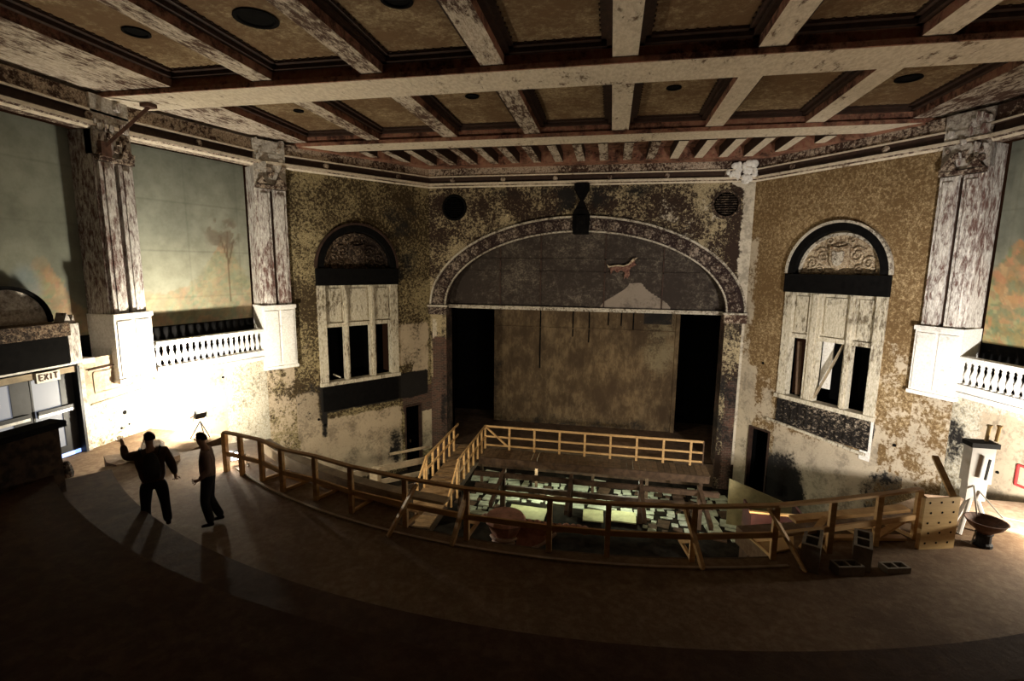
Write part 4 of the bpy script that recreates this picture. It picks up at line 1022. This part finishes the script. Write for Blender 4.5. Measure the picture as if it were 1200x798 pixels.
tag(MB().tube([(8.3, 10.4, -4.0), (8.2, 10.0, -4.6), (8.0, 9.8, -4.88), (7.9, 9.9, -4.88)], .014, 6).build('cable', 'wire', base=(8.3, 10.4, -4.0)), 'thin pale cable hanging down from the equipment stand to the floor', 'cable')
bw = thing('bowl_stand', (8.2, 9.83, FZ), 'wide dark metal bowl on a short pedestal at the right of the walkway', 'bowl')
MB().lathe([(.06, .0), (.10, .02), (.12, .06), (.24, .16), (.30, .26), (.31, .27), (.29, .27), (.22, .19), (.10, .10), (.02, .08)], (8.2, 9.83, FZ+.22), 24).build('bowl', 'rust', bw)
MB().lathe([(.14, 0), (.14, .05), (.11, .08), (.11, .22), (.13, .25)], (8.2, 9.83, FZ), 14).build('pedestal', 'darkmetal', bw)
# work lamp housings
def worklamp(loc, aim, label):
    t = thing('work_lamp', loc, label, 'lamp')
    L_ = Vector(loc); d = (Vector(aim)-L_).normalized()
    c = L_+Vector((0, 0, .28)); s_ = d.cross(Vector((0, 0, 1))).normalized(); u_ = s_.cross(d)
    def f(v): return tuple(c+s_*v[0]+d*v[1]+u_*v[2])
    MB().box((-.15, -.12, -.11), (.15, .02, .11), f).build('housing', 'darkmetal', t)
    MB().box((-.13, .02, -.09), (.13, .03, .09), f).build('lamp_glass', 'lamp_face', t)
    for k_ in (-1, 1):
        MB().bar(f((k_*.17, -.05, 0)), tuple(L_+s_*k_*.2+Vector((0, 0, .02))), .02, .02).build('bracket', 'metal', t)
        MB().bar(tuple(L_+s_*k_*.2+d*.15+Vector((0, 0, .015))), tuple(L_+s_*k_*.2-d*.15+Vector((0, 0, .015))), .03, .03).build('foot', 'metal', t)
    return t
worklamp((-7.30, 10.02, FZ), (-6.3, 9.0, -4.9), 'small bright work lamp on the floor at the left end of the railing')
ws = worklamp((-10.82, 12.66, -4.86), (-12.9, 13.6, -3.6), 'dark work lamp on a stand against the blown-out left wall')
for a in (0, 2.1, 4.2):
    o = MB().tube([(-10.82, 12.66, -4.83), (-10.82+.3*math.cos(a), 12.66+.3*math.sin(a), -5.32)], .015, 6).build('stand_leg', 'darkmetal', ws)
# wall fittings on the right wall
rb = thing('red_bracket', XF2R((1.9, .05, -5.4)), 'red metal bracket frame fixed on the right wall at the picture edge', 'bracket')
for (a, b1) in (((2.05, -5.7), (2.05, -5.15)), ((2.05, -5.15), (1.6, -5.15)), ((2.05, -5.7), (1.6, -5.7))):
    MB().bar(XF2R((a[0], .08, a[1])), XF2R((b1[0], .08, b1[1])), .05, .05).build('bar', 'redpaint', rb)
for (u, z, r_, lab) in ((1.75, -4.74, .08, 'round'), (2.6, -5.6, .045, 'small')):
    MB().lathe([(r_, 0), (r_*.8, .03)], n=9, xf=lambda v, u=u, z=z, r_=r_: XF2R((u+v[0], .005+v[2], z+v[1]))).build('wall_hole', 'black', bpy.data.objects['wall_right'])
# bracket lamp on left wall near the second man, and side-box rubble
MB().bar(XF2L((1.05, .02, -5.35)), XF2L((1.35, .30, -5.1)), .05, .05).build('wall_bracket', 'rust', None, base=XF2L((1.2, .1, -5.3)))
tag(bpy.data.objects['wall_bracket'], 'small dark bracket sticking out of the lit wall above the second man', 'bracket')

# wrecked box-seat timbers in front of the left flank
bx = thing('box_wreck', (-7.2, 17.2, HALL), 'wrecked timber box seat front with a pale post below the left window', 'timber')
MB().bar((-9.0, 16.4, -8.2), (-5.9, 19.2, -8.2), .10, .25).build('top_board', 'wood_grey', bx)
MB().bar((-9.0, 16.4, -8.75), (-5.9, 19.2, -8.75), .08, .20).build('lower_board', 'wood_grey', bx)
MB().bar((-9.0, 16.4, -9.3), (-5.9, 19.2, -9.3), .08, .35).build('panel', 'wood_dark', bx)
MB().bar((-6.9, 16.3, HALL), (-6.9, 16.3, -7.5), .32, .32).build('post', 'wood_grey', bx)
MB().bar((-6.9, 16.3, -9.2), (-6.3, 16.0, -10.1), .2, .1).build('broken_board', 'wood_grey', bx)
MB().bar((-7.2, 18.2, -7.7), (-5.9, 19.4, -7.7), .06, .1).build('rail', 'wood_grey', bx)
for (x0, y0, x1, y1, z) in ((-8.6, 15.6, -6.2, 14.8, -9.9), (-5.9, 15.6, -5.4, 17.9, -9.8), (-7.6, 14.0, -5.9, 14.4, -10.0)):
    MB().bar((x0, y0, z), (x1, y1, z+.2), .25, .08).build('fallen_board', 'wood_dark', bx)
bx2 = thing('right_wreck', (8.0, 15.0, HALL), 'broken boards and slabs heaped below the right window', 'timber')
for (p, q, w) in (((6.6, 15.2, -9.6), (9.6, 16.4, -8.9), .5), ((7.4, 13.2, -8.6), (9.9, 14.4, -8.2), .4), ((7.2, 16.9, -9.5), (9.8, 17.9, -9.1), .35), ((8.0, 12.4, -7.9), (10.2, 13.4, -7.7), .3)):
    MB().bar(p, q, w, .08).build('slab', 'wood_grey', bx2)
for (x_, y_) in ((7.0, 15.3), (9.3, 16.2), (8.7, 13.9)): MB().bar((x_, y_, HALL), (x_, y_, -8.9), .14, .14).build('post', 'wood_dark', bx2)

# ------------------------------------------------------------------ people
def skin(name, pts, edges, rad, mat, parent, sub=2, root=0):
    me = bpy.data.meshes.new(name); me.from_pydata(pts, edges, []); o = bpy.data.objects.new(name, me); COL.objects.link(o)
    o.parent = parent; me.materials.append(MT[mat])
    md = o.modifiers.new('skin', 'SKIN'); md.use_smooth_shade = True
    for i, sv in enumerate(me.skin_vertices[0].data):
        r_ = rad[i]; sv.radius = r_ if isinstance(r_, tuple) else (r_, r_)
        sv.use_root = (i == root)
    s2 = o.modifiers.new('sub', 'SUBSURF'); s2.levels = sub; s2.render_levels = sub
    return o
def person(loc, rz, J, label, mats, s=1.0, build=1.0, extra=None):
    t = thing('person', loc, label, 'person', rz=rz); t.scale = (s, s, s)
    P = []; E = []; Rr = []; idx = {}
    def ad(n, p, r_, prev=None):
        idx[n] = len(P); P.append(p); Rr.append(r_)
        if prev is not None: E.append((idx[prev], idx[n]))
    b = build
    ad('pelvis', J['pelvis'], (.12*b, .09*b)); ad('belly', J['belly'], (.115*b, .09*b), 'pelvis'); ad('chest', J['chest'], (.14*b, .10*b), 'belly')
    ad('neckb', J['neckb'], (.075, .07), 'chest'); ad('neck', J['neck'], (.058, .058), 'neckb')
    ad('jaw', J['jaw'], (.068, .075), 'neck'); ad('head', J['head'], (.082, .098), 'jaw'); ad('crown', J['crown'], (.06, .072), 'head')
    for sd in 'LR':
        ad('sh'+sd, J['sh'+sd], .062*b, 'chest'); ad('el'+sd, J['el'+sd], .044*b, 'sh'+sd); ad('wr'+sd, J['wr'+sd], .029, 'el'+sd)
        ad('pa'+sd, J['pa'+sd], (.038, .02), 'wr'+sd)
        ad('hip'+sd, J['hip'+sd], .075*b, 'pelvis'); ad('kn'+sd, J['kn'+sd], .062, 'hip'+sd); ad('an'+sd, J['an'+sd], .042, 'kn'+sd)
    body = skin('body', P, E, Rr, mats['skin'], t)
    for sd in 'LR':    # five fingers
        w = Vector(J['wr'+sd]); pa = Vector(J['pa'+sd]); d = (pa-w).normalized(); side = d.cross(Vector((0, 1, 0)) if abs(d.y) < .9 else Vector((1, 0, 0))).normalized(); nn = side.cross(d)
        for k_ in range(5):
            if k_ == 0:
                a = w+d*.035+side*.028; b1 = a+d*.035+side*.035; c = b1+d*.03+side*.008
            else:
                a = pa+side*(.026-.018*(k_-1))-d*.01; ln = (.055, .062, .058, .045)[k_-1]
                b1 = a+d*ln*.6+nn*.006+side*(.012-.008*(k_-1)); c = b1+d*ln*.5+nn*.018
            skin('finger', [tuple(a), tuple(b1), tuple(c)], [(0, 1), (1, 2)], [.0095, .0085, .007], mats['skin'], body, 1)
    # shirt
    def sub(names, edges, radf, mat, nm):
        return skin(nm, [J[n] for n in names], [(names.index(a), names.index(b_)) for a, b_ in edges], radf, mat, t)
    J = dict(J)
    for sd in 'LR':
        e = Vector(J['el'+sd]); w = Vector(J['wr'+sd]); s_ = Vector(J['sh'+sd]); J['cu'+sd] = tuple(w+(e-w)*.12) if mats.get('long') else tuple(e+(w-e)*.05)
        J['hem'+sd] = tuple(Vector(J['an'+sd])+Vector((0, 0, -.03)))
    top = Vector(J['pelvis'])+Vector((0, 0, -.10)); J['hemS'] = tuple(top); J['nb2'] = tuple(Vector(J['neckb'])+Vector((0, 0, -.01)))
    nm = ['hemS', 'belly', 'chest', 'nb2', 'shL', 'elL', 'cuL', 'shR', 'elR', 'cuR']
    sub(nm, [('hemS', 'belly'), ('belly', 'chest'), ('chest', 'nb2'), ('chest', 'shL'), ('shL', 'elL'), ('elL', 'cuL'), ('chest', 'shR'), ('shR', 'elR'), ('elR', 'cuR')],
        [(.185*b, .15*b), (.185*b, .155*b), (.20*b, .155*b), (.085, .08), .085*b, .064*b, .05, .085*b, .064*b, .05], mats['top'], 'shirt')
    J['wst'] = tuple(Vector(J['pelvis'])+Vector((0, 0, .12)))
    nm = ['pelvis', 'wst', 'hipL', 'knL', 'hemL', 'hipR', 'knR', 'hemR']
    sub(nm, [('pelvis', 'wst'), ('pelvis', 'hipL'), ('hipL', 'knL'), ('knL', 'hemL'), ('pelvis', 'hipR'), ('hipR', 'knR'), ('knR', 'hemR')],
        [(.175*b, .145*b), (.165*b, .14*b), .115*b, .085, .075, .115*b, .085, .075], 'trousers', 'trousers')
    for sd in 'LR':
        a = Vector(J['an'+sd]); fdir = Vector(J.get('toe', (0, 1, 0)))
        skin('shoe', [tuple(a+Vector((0, 0, -.035))-fdir*.05), tuple(a+fdir*.06+Vector((0, 0, -.045))), tuple(a+fdir*.17+Vector((0, 0, -.055)))], [(0, 1), (1, 2)], [(.045, .042), (.046, .036), (.036, .026)], 'shoe', t, 1)
    # head features: face direction J['face']
    hd = Vector(J['head']); fd = Vector(J['face']).normalized(); sd_ = Vector((fd.y, -fd.x, 0)).normalized()
    MB().lathe([(.016, 0), (.014, .012), (.006, .026)], n=8, xf=lambda v: tuple(hd+fd*(.088+v[2])+sd_*v[0]+Vector((0, 0, v[1]*1.7-.02)))).build('nose', mats['skin'], None, smooth=True).parent = body
    for k_ in (-1, 1):
        MB().lathe([(.012, 0), (.034, .006), (.030, .014), (.01, .012)], n=10, xf=lambda v, k_=k_: tuple(hd+sd_*k_*(.080+v[2])+fd*v[0]*.6+Vector((0, 0, v[1]-.01)))).build('ear', mats['skin'], None, smooth=True).parent = body
        MB().lathe([(.013, 0), (.010, .006)], n=8, xf=lambda v, k_=k_: tuple(hd+sd_*k_*.034+fd*(.088+v[2])+Vector((0, 0, v[1]*.6+.012))+sd_*v[0])).build('eye', 'black', None).parent = body
    MB().box((-.026, .088, -.062), (.026, .096, -.052), xf=lambda v: tuple(hd+sd_*v[0]+fd*v[1]+Vector((0, 0, v[2])))).build('mouth', 'redcloth', None).parent = body
    # hair cap
    hb = MB(); n = 14; rows = 7; vs = []
    for i in range(rows+1):
        th = (PI*.56)*i/rows
        for j in range(n):
            ph = 2*PI*j/n; dx, dy = math.cos(ph), math.sin(ph)
            dirv = sd_*dx*math.sin(th)*.088+fd*dy*math.sin(th)*.104+Vector((0, 0, math.cos(th)*.108))
            if dy > .25 and th > PI*.33: dirv = dirv*.86
            vs.append(tuple(hd+Vector((0, 0, .022))-fd*.006+dirv))
    fs = [(i*n+j, i*n+(j+1) % n, (i+1)*n+(j+1) % n, (i+1)*n+j) for i in range(rows) for j in range(n)]
    hb.add(vs, fs); ho = hb.build('hair', mats.get('hair', 'hair'), None, smooth=True); ho.parent = t
    return t
f1 = math.atan2(.69, -.72)-PI/2     # local +y -> away from the camera
J1 = dict(pelvis=(0, 0, .93), belly=(0, 0, 1.10), chest=(0, .0, 1.33), neckb=(0, .0, 1.49), neck=(0, .01, 1.54), jaw=(0, .03, 1.60), head=(0, .02, 1.67), crown=(0, .01, 1.73),
          shL=(-.20, 0, 1.41), elL=(-.36, .16, 1.36), wrL=(-.39, .26, 1.60), paL=(-.41, .28, 1.67), shR=(.21, 0, 1.41), elR=(.30, -.03, 1.13), wrR=(.335, .06, .90), paR=(.33, .09, .82),
          hipL=(-.105, 0, .86), knL=(-.14, .02, .48), anL=(-.155, 0, .09), hipR=(.105, 0, .86), knR=(.14, .02, .48), anR=(.165, 0, .09), face=(-.5, 1, .1))
p1 = person((-6.70, 7.24, FZ), f1, J1, 'stocky person in dark clothes with a backpack, seen from behind, raising the left hand', dict(skin='skin', top='shirt1', long=True), s=1.03, build=1.16)
bp = MB(); n = 12
for i in range(9):
    pass
vs = []
for (z, w, d0, d1_) in ((.98, .10, -.17, -.22), (1.02, .15, -.17, -.30), (1.15, .165, -.17, -.34), (1.30, .15, -.17, -.32), (1.42, .11, -.16, -.26), (1.47, .05, -.15, -.19)):
    vs += [(-w, d0, z), (-w*.85, d1_, z), (w*.85, d1_, z), (w, d0, z)]
fs = [(i*4+k_, i*4+(k_+1) % 4, (i+1)*4+(k_+1) % 4, (i+1)*4+k_) for i in range(5) for k_ in range(4)]+[(0, 1, 2, 3), (23, 22, 21, 20)]
bp.add(vs, fs); bo = bp.build('backpack', 'pack', None); bo.parent = p1
sb = bo.modifiers.new('sub', 'SUBSURF'); sb.levels = 2; sb.render_levels = 2
for sx in (-1, 1):
    MB().tube([(sx*.12, -.18, 1.42), (sx*.15, -.10, 1.53), (sx*.15, .10, 1.50), (sx*.16, .19, 1.30), (sx*.17, .12, 1.08)], .016, 6).build('strap', 'pack', None).parent = bo
f2_ = math.atan2(-.60, -.80)-PI/2
J2 = dict(pelvis=(0, -.02, .95), belly=(0, -.01, 1.12), chest=(0, -.02, 1.34), neckb=(0, -.0, 1.50), neck=(0, .02, 1.56), jaw=(0, .05, 1.62), head=(0, .05, 1.69), crown=(0, .04, 1.75),
          shL=(-.18, -.02, 1.43), elL=(-.24, -.06, 1.15), wrL=(-.22, .12, .98), paL=(-.19, .19, .97), shR=(.18, -.02, 1.43), elR=(.235, -.08, 1.14), wrR=(.22, .06, .94), paR=(.20, .11, .88),
          hipL=(-.09, 0, .88), knL=(-.10, .06, .49), anL=(-.11, -.02, .09), hipR=(.09, -.02, .88), knR=(.10, -.0, .48), anR=(.11, -.17, .09), face=(0, 1, .22))
p2 = person((-5.83, 7.55, FZ), f2_, J2, 'slim person in pale shirt and dark trousers, in profile, looking up to the left', dict(skin='skin', top='shirt2', long=True), s=1.0, build=.95)
